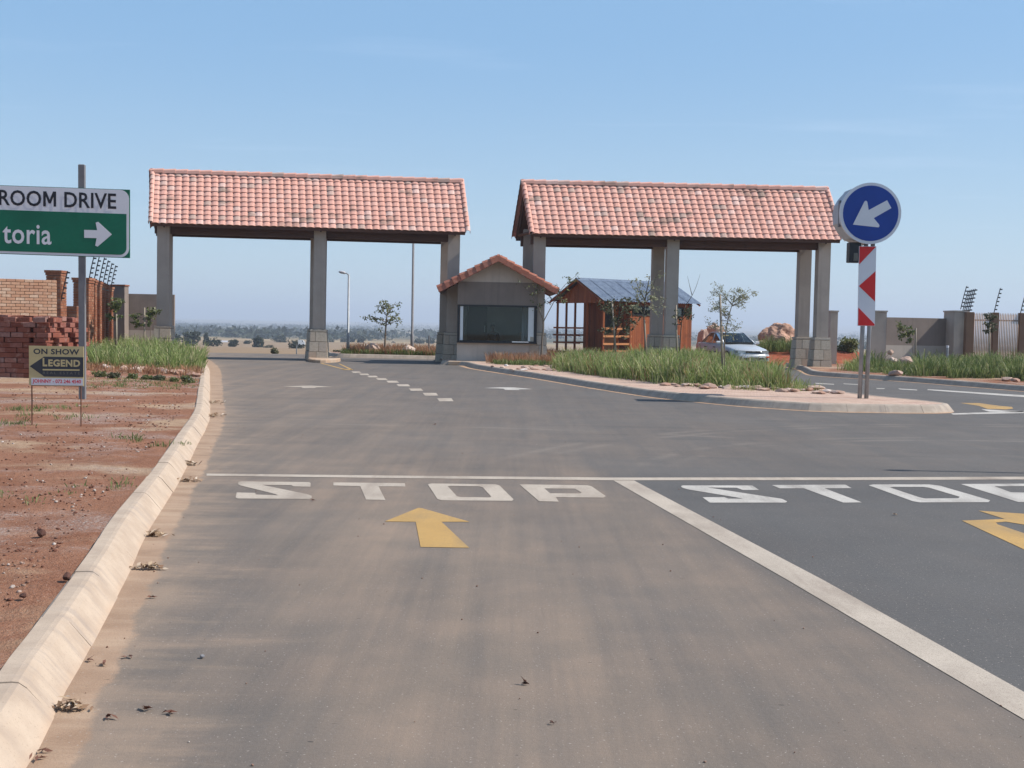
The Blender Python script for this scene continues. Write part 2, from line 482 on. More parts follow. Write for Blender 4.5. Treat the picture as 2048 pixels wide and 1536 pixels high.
def m_paint(name, c, wear, wearc=(0.19, 0.165, 0.145)):
    s = NT(name)
    col = s.mix(s.noise(2.0, 5, lo=0.3, hi=0.7), tuple(x * 0.88 for x in c), c)
    k = s.noise(30, 5, 0.75, lo=0.52, hi=0.75)
    d = s.noise(1.4, 5, 0.6, vec=s.mapped((1.6, 0.6, 1)), lo=0.42, hi=0.72)
    col = s.mix(s.math('MULTIPLY', s.math('ADD', s.math('MULTIPLY', k, 0.6), s.math('MULTIPLY', d, 0.75)), wear), col, wearc)
    col = s.mix(s.math('MULTIPLY', s.noise(210, 2, 0.7, lo=0.52, hi=0.6), 0.45), col, tuple(x * 0.6 for x in wearc))
    tr_ = s.noise(1.0, 4, 0.6, vec=s.mapped((3.5, 0.25, 1), rot=(0, 0, R(-8.6))), lo=0.56, hi=0.72)
    col = s.mix(s.math('MULTIPLY', tr_, 0.5), col, wearc)
    s.bump(s.noise(150, 3, 0.7), 0.25, 0.004)
    return s.fin(col, 0.8, 0, 0.25)

def m_glass(name, tint, refl=0.10):
    s = NT(name)
    s.n.remove(s.b)
    t = s.new('ShaderNodeBsdfTransparent'); t.inputs[0].default_value = (*tint, 1)
    g = s.new('ShaderNodeBsdfGlossy'); g.inputs['Roughness'].default_value = 0.02; g.inputs[0].default_value = (0.9, 0.95, 1, 1)
    fr = s.new('ShaderNodeFresnel'); fr.inputs['IOR'].default_value = 1.5
    k = s.math('ADD', s.math('MULTIPLY', fr.outputs[0], 0.6), refl)
    mx_ = s.new('ShaderNodeMixShader'); s.l(k, mx_.inputs[0]); s.l(t.outputs[0], mx_.inputs[1]); s.l(g.outputs[0], mx_.inputs[2])
    s.l(mx_.outputs[0], s.n['Material Output'].inputs[0])
    return s.m

def m_plaster(name, c):
    s = NT(name)
    col = s.mix(s.noise(1.2, 5, 0.6, lo=0.3, hi=0.7), tuple(x * 0.9 for x in c), tuple(x * 1.06 for x in c))
    run = s.noise(1.0, 5, 0.6, vec=s.mapped((5, 5, 0.25)), lo=0.5, hi=0.78)
    col = s.mix(s.math('MULTIPLY', run, 0.36), col, tuple(x * 0.6 for x in c))
    s.bump(s.noise(55, 5, 0.75), 0.45, 0.006)
    return s.fin(col, 0.92, 0, 0.15)

M = dict(
    clodark=simple('dark_clod', (0.095, 0.045, 0.033), 0.95, 0.25, 30),
    asphalt=m_asphalt(), soil=m_soil(), field=m_field(), sand=m_sand(),
    kerb=m_kerb('kerb_concrete', (0.37, 0.285, 0.215), (0.45, 0.355, 0.27), 0.3),
    kerbg=m_kerb('kerb_concrete_grey', (0.33, 0.27, 0.215), (0.41, 0.34, 0.275), 0.35),
    tile=m_tile(),
    white=m_paint('white_road_paint', (0.50, 0.465, 0.415), 0.7),
    whitedust=m_paint('dusty_white_road_paint', (0.46, 0.39, 0.315), 0.8, (0.24, 0.19, 0.15)),
    yellow=m_paint('yellow_road_paint', (0.47, 0.285, 0.095), 0.8, (0.25, 0.18, 0.10)),
    col=m_plaster('column_plaster', (0.40, 0.335, 0.285)),
    plight=m_plaster('light_plaster', (0.54, 0.45, 0.375)),
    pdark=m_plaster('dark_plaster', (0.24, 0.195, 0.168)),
    pgrey=m_plaster('grey_plaster', (0.42, 0.37, 0.32)),
    stone=m_brick('cladding_stone', [(0, (0.42, 0.355, 0.275)), (0.35, (0.50, 0.43, 0.345)), (0.6, (0.45, 0.345, 0.26)), (0.8, (0.54, 0.48, 0.40)), (1, (0.39, 0.31, 0.25))]),
    mortar=simple('mortar', (0.22, 0.19, 0.165), 0.95, 0.15, 8),
    redbrick=m_brick('stock_brick', [(0, (0.19, 0.062, 0.042)), (0.4, (0.26, 0.092, 0.06)), (0.7, (0.23, 0.088, 0.068)), (0.9, (0.34, 0.16, 0.12)), (1, (0.30, 0.21, 0.19))]),
    tanbrick=m_brick('face_brick', [(0, (0.46, 0.25, 0.155)), (0.35, (0.53, 0.315, 0.205)), (0.65, (0.49, 0.275, 0.175)), (0.85, (0.60, 0.43, 0.31)), (1, (0.40, 0.20, 0.125))]),
    pierbrick=m_brick('pier_brick', [(0, (0.24, 0.088, 0.048)), (0.4, (0.32, 0.135, 0.075)), (0.75, (0.27, 0.105, 0.06)), (1, (0.40, 0.22, 0.14))]),
    beam=m_wood('dark_timber', (0.075, 0.03, 0.018), (0.12, 0.05, 0.028), (0.04, 0.018, 0.012), (0.8, 12, 12)),
    cabin=m_wood('orange_timber', (0.215, 0.058, 0.018), (0.33, 0.10, 0.03), (0.11, 0.032, 0.013)),
    rail=m_wood('pale_timber', (0.42, 0.175, 0.065), (0.54, 0.26, 0.11), (0.3, 0.12, 0.05), (2, 2, 8)),
    stake=m_wood('stake_wood', (0.22, 0.18, 0.13), (0.33, 0.27, 0.2), (0.14, 0.11, 0.08)),
    bark=m_wood('bark', (0.15, 0.115, 0.085), (0.25, 0.2, 0.15), (0.08, 0.06, 0.045)),
    darkbark=m_wood('dark_bark', (0.06, 0.048, 0.036), (0.1, 0.08, 0.06), (0.03, 0.025, 0.02)),
    steel=simple('galvanised_steel', (0.30, 0.31, 0.32), 0.55, 0.12, 5, metal=0.5),
    polegrey=simple('pole_paint', (0.17, 0.165, 0.17), 0.6, 0.1, 5),
    darksteel=simple('dark_steel', (0.03, 0.032, 0.04), 0.5, 0.15, 9),
    rust=simple('rusty_steel', (0.14, 0.06, 0.035), 0.8, 0.25, 12),
    signwhite=simple('sign_white', (0.66, 0.655, 0.68), 0.45, 0.03, 3),
    signgreen=simple('sign_green', (0.002, 0.118, 0.062), 0.4, 0.12, 1.5),
    signblack=simple('sign_black', (0.015, 0.015, 0.022), 0.5, 0.05, 3),
    signblue=simple('sign_blue', (0.008, 0.045, 0.27), 0.35, 0.08, 3),
    signred=simple('sign_red', (0.60, 0.022, 0.022), 0.4, 0.08, 3),
    signbody=simple('sign_body', (0.42, 0.42, 0.44), 0.5, 0.06, 4),
    gold=simple('board_gold', (0.50, 0.41, 0.21), 0.6, 0.05, 4),
    slate=simple('board_slate', (0.045, 0.048, 0.055), 0.6, 0.06, 4),
    pinkred=simple('board_red', (0.62, 0.03, 0.06), 0.6, 0.05, 4),
    boardgrey=simple('board_grey', (0.15, 0.14, 0.12), 0.6, 0.05, 4),
    frame=simple('dark_frame', (0.03, 0.028, 0.03), 0.45, 0.1, 6),
    alu=simple('white_aluminium', (0.72, 0.74, 0.74), 0.4, 0.03, 6),
    curtain=simple('blue_curtain', (0.45, 0.52, 0.62), 0.9, 0.08, 3),
    room=simple('room_paint', (0.42, 0.42, 0.40), 0.9, 0.06, 2),
    glass=m_glass('window_glass', (0.80, 0.83, 0.81), 0.0),
    carglass=m_glass('car_glass', (0.30, 0.35, 0.35), 0.05),
    skin=simple('skin', (0.16, 0.085, 0.055), 0.55, 0.06, 20),
    cloth=simple('dark_cloth', (0.02, 0.022, 0.03), 0.9, 0.1, 20),
    hair=simple('black_hair', (0.01, 0.009, 0.008), 0.7, 0.1, 30),
    carpaint=simple('silver_paint', (0.46, 0.49, 0.53), 0.3, 0.03, 3, metal=0.2, spec=0.6),
    carlight=simple('lamp_glass', (0.30, 0.32, 0.33), 0.12, 0.05, 8, metal=0.3, spec=0.8),
    amber=simple('amber_glass', (0.5, 0.09, 0.04), 0.25, 0.05, 8),
    rubber=simple('rubber', (0.02, 0.02, 0.02), 0.8, 0.1, 10),
    plastic=simple('black_plastic', (0.025, 0.025, 0.028), 0.5, 0.1, 10),
    boulder=m_brick('pink_boulder', [(0, (0.43, 0.27, 0.20)), (0.5, (0.50, 0.345, 0.27)), (1, (0.46, 0.255, 0.17))], 0.9),
    pebble=m_brick('pebble', [(0, (0.36, 0.21, 0.15)), (0.35, (0.46, 0.32, 0.25)), (0.6, (0.55, 0.45, 0.38)), (0.8, (0.34, 0.2, 0.15)), (1, (0.66, 0.62, 0.58))], 0.6),
    clod=m_brick('soil_clod', [(0, (0.12, 0.05, 0.035)), (0.5, (0.19, 0.085, 0.055)), (0.85, (0.3, 0.2, 0.15)), (1, (0.55, 0.5, 0.45))], 0.6),
    grass=m_leaf('green_grass', [(0, (0.15, 0.205, 0.05)), (0.35, (0.22, 0.29, 0.08)), (0.65, (0.31, 0.36, 0.14)), (0.85, (0.43, 0.42, 0.2)), (1, (0.52, 0.43, 0.27))], 0.4),
    grassdark=m_leaf('dark_grass', [(0, (0.085, 0.125, 0.035)), (0.4, (0.145, 0.195, 0.06)), (0.75, (0.22, 0.265, 0.095)), (1, (0.37, 0.34, 0.17))], 0.4),
    drygrass=m_leaf('dry_grass', [(0, (0.30, 0.135, 0.07)), (0.5, (0.40, 0.21, 0.12)), (0.8, (0.46, 0.29, 0.17)), (1, (0.22, 0.20, 0.08))], 0.35),
    leaf=m_leaf('acacia_leaf', [(0, (0.19, 0.20, 0.12)), (0.5, (0.29, 0.295, 0.185)), (1, (0.42, 0.40, 0.26))], 0.35),
    leafg=m_leaf('green_leaf', [(0, (0.08, 0.105, 0.035)), (0.5, (0.14, 0.165, 0.06)), (0.88, (0.23, 0.225, 0.09)), (1, (0.4, 0.42, 0.35))], 0.35),
    leafdark=m_leaf('dark_leaf', [(0, (0.065, 0.072, 0.04)), (0.6, (0.115, 0.12, 0.068)), (1, (0.19, 0.18, 0.105))], 0.25),
    farleaf=m_leaf('far_leaf', [(0, (0.018, 0.028, 0.016)), (0.6, (0.032, 0.044, 0.024)), (1, (0.06, 0.068, 0.034))], 0.2),
    deadleaf=m_leaf('dead_leaf', [(0, (0.16, 0.085, 0.05)), (0.4, (0.30, 0.19, 0.11)), (0.75, (0.46, 0.34, 0.22)), (1, (0.62, 0.52, 0.42))], 0.15),
    brownleaf=m_leaf('brown_leaf', [(0, (0.10, 0.04, 0.028)), (1, (0.2, 0.095, 0.06))], 0.1),
)
def m_metalroof():
    s = NT('blue_grey_sheeting')
    col = s.mix(s.noise(1.0, 5, 0.6, vec=s.mapped((5, 5, 0.8)), lo=0.3, hi=0.7), (0.075, 0.105, 0.16), (0.13, 0.17, 0.23))
    col = s.mix(s.math('MULTIPLY', s.noise(9, 4, 0.7, lo=0.5, hi=0.7), 0.4), col, (0.2, 0.25, 0.32))
    return s.fin(col, 0.65, 0.0, 0.3)
M['sheet'] = m_metalroof()
def m_paver():
    s = NT('pink_pavers')
    b = s.new('ShaderNodeTexBrick'); b.offset = 0.5
    s.l(s.mapped((1, 1, 1), rot=(0, 0, R(30))), b.inputs['Vector'])
    b.inputs['Scale'].default_value = 1.0
    b.inputs['Brick Width'].default_value = 0.22; b.inputs['Row Height'].default_value = 0.11
    b.inputs['Mortar Size'].default_value = 0.008; b.inputs['Mortar Smooth'].default_value = 0.3
    b.inputs['Color1'].default_value = (0.40, 0.265, 0.205, 1); b.inputs['Color2'].default_value = (0.52, 0.37, 0.295, 1)
    b.inputs['Mortar'].default_value = (0.27, 0.18, 0.13, 1)
    col = s.mix(s.noise(1.5, 5, lo=0.35, hi=0.7), b.outputs[0], (0.50, 0.37, 0.28), 'MIX')
    x = s.mix(0.55, b.outputs[0], col)
    s.bump(s.math('SUBTRACT', 1.0, b.outputs[1]), 0.7, 0.008)
    return s.fin(x, 0.92, 0, 0.15)
M['paver'] = m_paver()

# ================================================================== the setting
def gz(x, y):
    ys = [-200, 50.6, 52.5, 300, 600, 1200, 2500, 5000, 9000, 9600, 14000]
    off = np.interp(x, [-3500, 0, 3000], [-0.0018, -0.0002, 0.0034])
    zs = [-0.06, -0.06, -0.22, -6.0, -9.6, -13.3, -16.0, -14.0, 1.6 + off * 9000, 1.6 + off * 9000 - 4, -260]
    return np.interp(y, ys, zs)
ys = np.concatenate([np.linspace(-70, 40, 12), np.linspace(44, 60, 9), np.geomspace(64, 14000, 90)])
xs = np.concatenate([-np.geomspace(12000, 10, 60), np.linspace(-8, 8, 5), np.geomspace(10, 12000, 60)])
V, Fc = [], []
for y in ys:
    for x in xs:
        n_ = 0.0
        if y > 500: n_ = noise.fractal(Vector((x * 0.0011, y * 0.0011, 3)), 1.0, 2.0, 4) * min(1, (y - 500) / 3000) * 5.5
        z = float(gz(x, y)) + n_
        V.append((x, y, z))
nx = len(xs)
for j in range(len(ys) - 1):
    for i in range(nx - 1):
        Fc.append((j * nx + i, j * nx + i + 1, (j + 1) * nx + i + 1, (j + 1) * nx + i))
me = fast_mesh('ground', V, Fc)
me.polygons.foreach_set('use_smooth', [True] * len(me.polygons))
tag(link('ground', me, M['field']), 'dry grassland falling away behind the gate towards the far hills', kind='structure')

# kerb line on the left, from behind the camera to beyond the gate (road edge at z = 0)
kl = [G(u, v) for u, v in ((58, 1528), (108, 1421), (163, 1328), (259, 1146), (291, 1074), (355, 969), (395, 890), (419, 839), (420, 800), (420, 766), (418, 737), (405, 722))]
kl = [Vector((-1.0, -1.5, 0)), Vector((-1.35, 1.2, 0))] + kl + [Vector((-12.6, 45, 0)), Vector((-14.2, 51.4, 0))]
KL = smooth_path(kl, 0.25)
_ky = np.array([p.y for p in KL]); _kx = np.array([p.x for p in KL])
def xk(y): return float(np.interp(y, _ky, _kx))

# road
ys = np.concatenate([np.arange(-6, 14, 0.22), np.arange(14, 51.3, 0.45), [51.4]])
ts = np.linspace(0, 1, 110) ** 1.5
V, du, gu, ru, kq = [], [], [], [], []
for y in ys:
    k0 = xk(y)
    for t in ts:
        x = k0 - 0.1 + t * (26 - k0)
        kd = max(0.0, (x - k0) * 0.93)
        s_ = x + 0.151 * y
        lane = np.interp(kd, [0, 0.7, 1.2, 2.2, 2.9, 3.6, 4.4], [0.85, 0.62, 0.9, 0.95, 0.66, 0.78, 0.68])
        lane = lane * (1 - np.clip((s_ - 2.7) / 0.25, 0, 1)) + 0.10 * np.clip((s_ - 2.7) / 0.25, 0, 1)
        far = 0.66 * math.exp(-max(kd - 1.0, 0) / 5.5) + 0.11
        w = np.clip((y - 11.2) / 3.0, 0, 1)
        d = lane * (1 - w) + far * w
        kq.append((x - k0) * 0.93); V.append((x, y, 0.0)); du.append(d); gu.append(math.exp(-kd / 0.7)); ru.append(float(np.clip((y - 9) / 4, 0, 1) * np.clip((34 - y) / 8, 0, 1)) * 0.9 + 0.1 * (s_ > 2.9))
nx = len(ts)
Fc = [(j * nx + i, j * nx + i + 1, (j + 1) * nx + i + 1, (j + 1) * nx + i) for j in range(len(ys) - 1) for i in range(nx - 1)]
me = fast_mesh('road', V, Fc)
for nm, val in (('dust', du), ('gut', gu), ('rub', ru), ('kdist', kq)):
    a = me.attributes.new(nm, 'FLOAT', 'POINT'); a.data.foreach_set('value', np.array(val, np.float32))
road = tag(link('road', me, M['asphalt']), 'dusty grey asphalt road leading to the two gate canopies', kind='structure')

def sweep(path, prof, side, mat_):           # strip along a path; prof = [(offset, z)], UV = (length, profile length)
    V, Fc, UV = [], [], []
    cum = [0]
    for a, b in zip(prof, prof[1:]): cum.append(cum[-1] + math.hypot(b[0] - a[0], b[1] - a[1]))
    L = path[0][1]
    n = len(prof)
    for p, l_, nrm in path:
        for (o_, z), c in zip(prof, cum):
            q = p + nrm * (o_ * side)
            V.append((q.x, q.y, z)); UV.append((l_, c))
    for j in range(len(path) - 1):
        for i in range(n - 1):
            f = (j * n + i, j * n + i + 1, (j + 1) * n + i + 1, (j + 1) * n + i)
            Fc.append(f if side < 0 else f[::-1])
    return V, Fc, UV
def with_normals(pts):
    o_, l_ = [], 0
    for i, p in enumerate(pts):
        t = (pts[min(i + 1, len(pts) - 1)] - pts[max(i - 1, 0)]); t.z = 0; t.normalize()
        if i: l_ += (pts[i] - pts[i - 1]).length
        o_.append((p, l_, Vector((-t.y, t.x, 0))))
    return o_
def uvmesh(name, V, Fc, UV, caps=None):
    me = bpy.data.meshes.new(name)
    me.from_pydata([tuple(v) for v in V], [], Fc + (caps or []))
    u = me.uv_layers.new(name='UVMap')
    for lp in me.loops: u.data[lp.index].uv = UV[lp.vertex_index]
    return me
KPROF = [(0, -0.05), (0, 0.0), (0.10, 0.125), (0.13, 0.148), (0.155, 0.152), (0.225, 0.152), (0.235, 0.14), (0.235, -0.05)]
def kerb(name, label, pts, mat_, seg=1.0, side=1, prof=KPROF):
    root = thing(name, label, None, (0, 0, 0)); root['kind'] = 'structure'
    wp = with_normals(pts)
    tot = wp[-1][1]; n = max(1, round(tot / seg)); sg = tot / n
    L = np.array([q[1] for q in wp])
    def at(l_):
        i = int(np.clip(np.searchsorted(L, l_) - 1, 0, len(L) - 2)); t = (l_ - L[i]) / max(1e-6, L[i + 1] - L[i])
        return (wp[i][0].lerp(wp[i + 1][0], t), l_, wp[i][2].lerp(wp[i + 1][2], t).normalized())
    for k in range(n):
        ls = np.linspace(k * sg + 0.0025, (k + 1) * sg - 0.0025, 4)
        jit = (rnd.uniform(-.004, .004), rnd.uniform(-.003, .003))
        V, Fc, UV = sweep([at(x) for x in ls], [(o_ + jit[0], z + (jit[1] if z > 0 else 0)) for o_, z in prof], side, None)
        m_ = len(prof)
        caps = [tuple(range(m_)), tuple(range(len(V) - 1, len(V) - m_ - 1, -1))]
        link('kerb_stone', uvmesh('kerb_stone', V, Fc, UV, caps), mat_, root)
    # mortar bed behind the joints
    V, Fc, UV = sweep(wp, [(o_ + 0.012, z - 0.012) for o_, z in prof[1:-1]], side, None)
    link('joint_mortar', uvmesh('joint_mortar', V, Fc, UV), M['mortar'], root)
    return root, wp
_, KLW = kerb('left_kerb', 'long pale dusty kerb curving along the left edge of the road', KL, M['kerb'])

def sand_strip(name, label, wp, widths, z=0.005, side=-1, mat_='sand'):
    V, Fc, UV = [], [], []
    for p, l_, n_ in wp:
        w = float(np.interp(p.y, *widths))
        w *= 1 + 0.18 * noise.noise(Vector((l_ * 0.9, 3.1, 0))) + 0.16 * noise.noise(Vector((l_ * 4, 9, 0))) + 0.3 * noise.noise(Vector((l_ * 31, 5, 0))) + 0.25 * noise.noise(Vector((l_ * 13, 2, 0)))
        for c in (-0.02, w * 0.5, w):
            q = p + n_ * (c * side)
            V.append((q.x, q.y, z - (0.0 if c < w else 0.0035))); UV.append((l_, c))
    for j in range(len(wp) - 1):
        for i in range(2):
            Fc.append((j * 3 + i, j * 3 + i + 1, (j + 1) * 3 + i + 1, (j + 1) * 3 + i))
    return tag(link(name, uvmesh(name, V, Fc, UV), M[mat_]), label, kind='structure')
fine = with_normals(smooth_path(kl, 0.07))

# left verge: red soil behind the kerb
def verge_z(x, y):
    return 0.135 + 0.03 * noise.fractal(Vector((x * 0.7, y * 0.7, 1)), 1.0, 2.0, 4) + 0.02 * noise.noise(Vector((x * 3, y * 3, 5))) + 0.012 * noise.noise(Vector((x * 8, y * 8, 2)))
V, Fc = [], []
back = [p + n_ * 0.225 for p, _, n_ in KLW]
rows = [0, .06, .13, .2, .28, .36, .45, .55, .66, .8, 1, 1.2, 1.45, 1.75, 2.1, 2.6, 3.2, 4, 5, 6.2, 7.5, 9, 11, 13.5, 17, 22, 30, 42]
for p in back:
    for r_ in rows:
        x, y = p.x - r_, p.y - 0.12 * r_
        V.append((x, y, verge_z(x, y) + (0 if r_ > 0.05 else 0.0)))
nr = len(rows)
for j in range(len(back) - 1):
    for i in range(nr - 1):
        Fc.append((j * nr + i, (j + 1) * nr + i, (j + 1) * nr + i + 1, j * nr + i + 1))
me = fast_mesh('soil_verge', V, Fc); me.polygons.foreach_set('use_smooth', [True] * len(me.polygons))
tag(link('soil_verge', me, M['soil']), 'bare red soil verge left of the road under the street sign', kind='structure')

# island between the lanes
il = [G(u, v) for u, v in ((880, 729), (925, 731.5), (945, 737), (1000, 746), (1065, 756), (1177, 775), (1300, 794), (1390, 804), (1484, 813), (1570, 819), (1640, 823), (1757, 825.5), (1860, 826.6))]
il += [Vector(p) for p in ((8.62, 22.05, 0), (8.86, 22.5, 0), (8.75, 23.2, 0), (7.98, 25.2, 0), (7.75, 27.2, 0), (7.45, 32, 0), (7.1, 38, 0), (7.0, 46.5, 0))]
IL = smooth_path(il, 0.2)
_, ILW = kerb('island_kerb', 'grey kerb around the planted island between the two roads', IL, M['kerbg'], 0.75)
fine = with_normals(smooth_path(il[1:14], 0.08))
sand_strip('sand_line', 'thin pale line of sand at the foot of the island kerb', fine, ([20, 40], [0.09, 0.16]))
poly = [p + n_ * 0.225 for p, _, n_ in ILW] + [Vector((6.6, 47, 0)), Vector((-3.2, 47, 0))]
mb = MB(); mb.add([(p.x, p.y, 0.146) for p in poly], [tuple(range(len(poly)))])
tag(obj('island_paving', mb, M['paver'], fix=False), 'pinkish paved surface of the island under the round blue sign', kind='structure')
BED = [G(u, v, 0.15) for u, v in ((1104, 738), (1180, 750), (1300, 763), (1420, 773), (1560, 779), (1640, 779))] + [Vector((7.2, 29.5, 0)), Vector((6.9, 34, 0)), Vector((6.6, 42, 0)), Vector((2.2, 42, 0))]
mb = MB(); mb.add([(p.x, p.y, 0.158) for p in BED], [tuple(range(len(BED)))])
tag(obj('planting_bed', mb, M['soil'], fix=False), 'soil bed under the tall grass of the island', kind='structure')

# right verge
kr = [Vector(p) for p in ((11.6, 52, 0), (11.3, 47, 0), (11.05, 43.4, 0), (10.45, 40, 0), (10.25, 38.3, 0), (10.7, 37, 0), (12.1, 35, 0), (13.0, 32.7, 0), (13.9, 30.2, 0), (15.6, 25.5, 0), (19, 20, 0), (27, 14, 0))]
KR = smooth_path(kr, 0.25)
_, KRW = kerb('right_kerb', 'kerb in shade along the grassy verge right of the exit lane', KR, M['kerbg'])
sand_strip('sand_edge', 'orange sand along the foot of the right verge kerb', with_normals(smooth_path(kr, 0.1)), ([0, 60], [0.12, 0.12]))
V, Fc = [], []
back = [p + n_ * 0.225 for p, _, n_ in KRW]
rows = [0, .3, .7, 1.2, 2, 3, 4.5, 7, 11, 18, 30]
for p, (_, _, n_) in zip(back, KRW):
    for r_ in rows:
        q = p + Vector((1, 0.12, 0)) * r_
        V.append((q.x, q.y, 0.14 + 0.03 * noise.fractal(Vector((q.x * .7, q.y * .7, 8)), 1.0, 2.0, 3)))
nr = len(rows)
for j in range(len(back) - 1):
    for i in range(nr - 1): Fc.append((j * nr + i, j * nr + i + 1, (j + 1) * nr + i + 1, (j + 1) * nr + i))
me = fast_mesh('grass_verge', V, Fc)
tag(link('grass_verge', me, M['soil']), 'red soil verge right of the exit lane below the fence', kind='structure')

# raised red soil behind the right gate (cabin, car and boulders stand there)
def bank_z(x, y):
    e = min(1, max(0, (x + 2.4) / 1.6)) * min(1, max(0, (16.4 - x) / 1.0)) * min(1, max(0, (y - 46.2) / 1.0)) * min(1, max(0, (60 - y) / 4))
    h = 0.26 + 0.38 * min(1, max(0, (x - 8.9) / 1.6)) * min(1, max(0, (y - 48.8) / 1.2))
    return -0.3 + e * (0.3 + h) + 0.03 * noise.noise(Vector((x, y, 2)))
xs = np.linspace(-2.6, 16.6, 76); ys = np.linspace(46, 60.5, 46)
V = [(x, y, bank_z(x, y)) for y in ys for x in xs]
nx = len(xs)
Fc = [(j * nx + i, j * nx + i + 1, (j + 1) * nx + i + 1, (j + 1) * nx + i) for j in range(len(ys) - 1) for i in range(nx - 1)]
me = fast_mesh('soil_bank', V, Fc); me.polygons.foreach_set('use_smooth', [True] * len(me.polygons))
redsoil = NT('raw_red_soil')
c_ = redsoil.mix(redsoil.noise(2.2, 6, 0.7, lo=0.3, hi=0.7), (0.22, 0.06, 0.032), (0.31, 0.10, 0.055))
redsoil.bump(redsoil.noise(9, 5, 0.7), 0.6, 0.03)
M['redsoil'] = redsoil.fin(c_, 0.95, 0, 0.1)
tag(link('soil_bank', me, M['redsoil']), 'raised bank of raw red soil behind the right gate', kind='structure')

# planted strip beyond the left gate
kp = [Vector(p) for p in ((-8.6, 51.2, 0), (-7.9, 48.9, 0), (-7.3, 48.2, 0), (-6, 48.0, 0), (-3.2, 47.6, 0), (-1.6, 47.4, 0))]
KP = smooth_path(kp, 0.3)
_, KPW = kerb('far_kerb', 'low kerb of the planted strip seen through the left gate', KP, M['kerbg'])
mb = MB(); mb.add([((p + n_ * 0.225).x, (p + n_ * 0.225).y, 0.146) for p, _, n_ in KPW] + [(-1.2, 53, 0.05), (-9, 53, 0.05)], [tuple(range(len(KPW) + 2))])
tag(obj('far_bed', mb, M['soil'], fix=False), 'soil of the planted strip behind the left gate', kind='structure')
# small island at the middle column of the left gate
def slab(name, label, outline, z, mat_, inset=0.06, kind='structure', parent=None):
    n = len(outline); c = sum((Vector(p) for p in outline), Vector()) / n
    mb = MB()
    up = [Vector(p).lerp(c, inset) for p in outline]
    vs = [(p[0], p[1], -0.03) for p in outline] + [(p[0], p[1], z * 0.75) for p in outline] + [(p.x, p.y, z) for p in up]
    fs = [(i, (i + 1) % n, n + (i + 1) % n, n + i) for i in range(n)] + [(n + i, n + (i + 1) % n, 2 * n + (i + 1) % n, 2 * n + i) for i in range(n)] + [tuple(range(2 * n, 3 * n))]
    mb.add(vs, fs)
    o = obj(name, mb, mat_, parent); 
    return tag(o, label, kind=kind) if label else o
c0 = G(640, 724)
slab('gate_island', 'small concrete island at the foot of the middle gate column', [(c0.x + math.cos(a) * 0.62 - 0.14 * math.sin(a) * 1.2, c0.y + 1.0 + math.sin(a) * 1.9, 0) for a in np.linspace(0, 2 * math.pi, 20, endpoint=False)], 0.13, M['kerb'])
# paved kerb slab under the right columns of the right gate comes with the verge

# ------------------------------------------------------------------ road markings (children of the road)
def mark(name, poly, mat_, holes=None, z=0.003, px=True):
    P = [G(*p) for p in poly] if px else [Vector((p[0], p[1], 0)) for p in poly]
    if holes:                       # key-hole cut
        Hh = [G(*p) for p in holes]
        i, j = min(((i, j) for i in range(len(P)) for j in range(len(Hh))), key=lambda q: (P[q[0]] - Hh[q[1]]).length)
        Hh = Hh[::-1]; j = len(Hh) - 1 - j
        P = P[:i + 1] + Hh[j:] + Hh[:j + 1] + P[i:]
    bm = bmesh.new()
    f = bm.faces.new([bm.verts.new((p.x, p.y, z)) for p in P])
    bmesh.ops.triangulate(bm, faces=[f], ngon_method='EAR_CLIP')
    for f in bm.faces:
        f.normal_update()
        if f.normal.z < 0: f.normal_flip()
    me = bpy.data.meshes.new(name); bm.to_mesh(me); bm.free()
    return link(name, me, mat_, road)
A = lambda L: [(440 + x / 2.381, 930 + y / 2.381) for x, y in L]
B = lambda L: [(1200 + x / 2.415, 930 + y / 2.415) for x, y in L]
C4 = lambda L: [(400 + x / 4.096, 600 + y / 4.096) for x, y in L]
C5 = lambda L: [(840 + x / 4.452, 640 + y / 4.452) for x, y in L]
wd, wh, ye = M['whitedust'], M['white'], M['yellow']
mark('letter', A([(88, 82), (100, 79), (425, 83), (432, 88), (430, 105), (348, 103), (340, 97), (200, 96), (415, 140), (436, 148), (437, 158), (425, 163), (85, 161), (74, 156), (80, 132), (166, 134), (172, 142), (275, 146), (265, 140), (95, 98), (85, 92)]), wd)
mark('letter', A([(540, 84), (880, 88), (883, 104), (755, 103), (788, 168), (695, 166), (668, 102), (540, 99)]), wd)
mark('letter', A([(990, 94), (1005, 89), (1310, 93), (1330, 98), (1398, 165), (1390, 172), (1055, 170), (1035, 163)]), wd, A([(1085, 103), (1095, 101), (1235, 103), (1250, 107), (1292, 152), (1283, 156), (1145, 154), (1128, 150)]))
mark('letter', A([(1425, 93), (1750, 98), (1770, 103), (1838, 150), (1825, 157), (1600, 155), (1613, 176), (1520, 174)]), wd, A([(1545, 113), (1690, 114), (1722, 132), (1715, 137), (1572, 136)]))
mark('letter', B([(390, 104), (400, 100), (735, 100), (768, 122), (690, 122), (660, 111), (520, 110), (880, 165), (905, 178), (895, 183), (530, 183), (495, 157), (600, 157), (620, 164), (690, 164), (660, 158), (430, 120), (400, 112)]), wh)
mark('letter', B([(830, 98), (1185, 96), (1215, 113), (1085, 114), (1265, 182), (1175, 183), (985, 114), (868, 114)]), wh)
mark('letter', B([(1297, 99), (1320, 95), (1590, 95), (1640, 101), (1885, 172), (1875, 181), (1545, 182), (1510, 176)]), wh, B([(1400, 110), (1420, 107), (1560, 107), (1590, 111), (1738, 155), (1730, 162), (1570, 163), (1545, 158)]))
mark('letter', B([(1742, 93), (2080, 91), (2120, 97), (2330, 150), (2300, 162), (2090, 163), (2145, 182), (2020, 180)]), wh, B([(1905, 104), (2075, 103), (2190, 133), (2160, 137), (1985, 133)]))
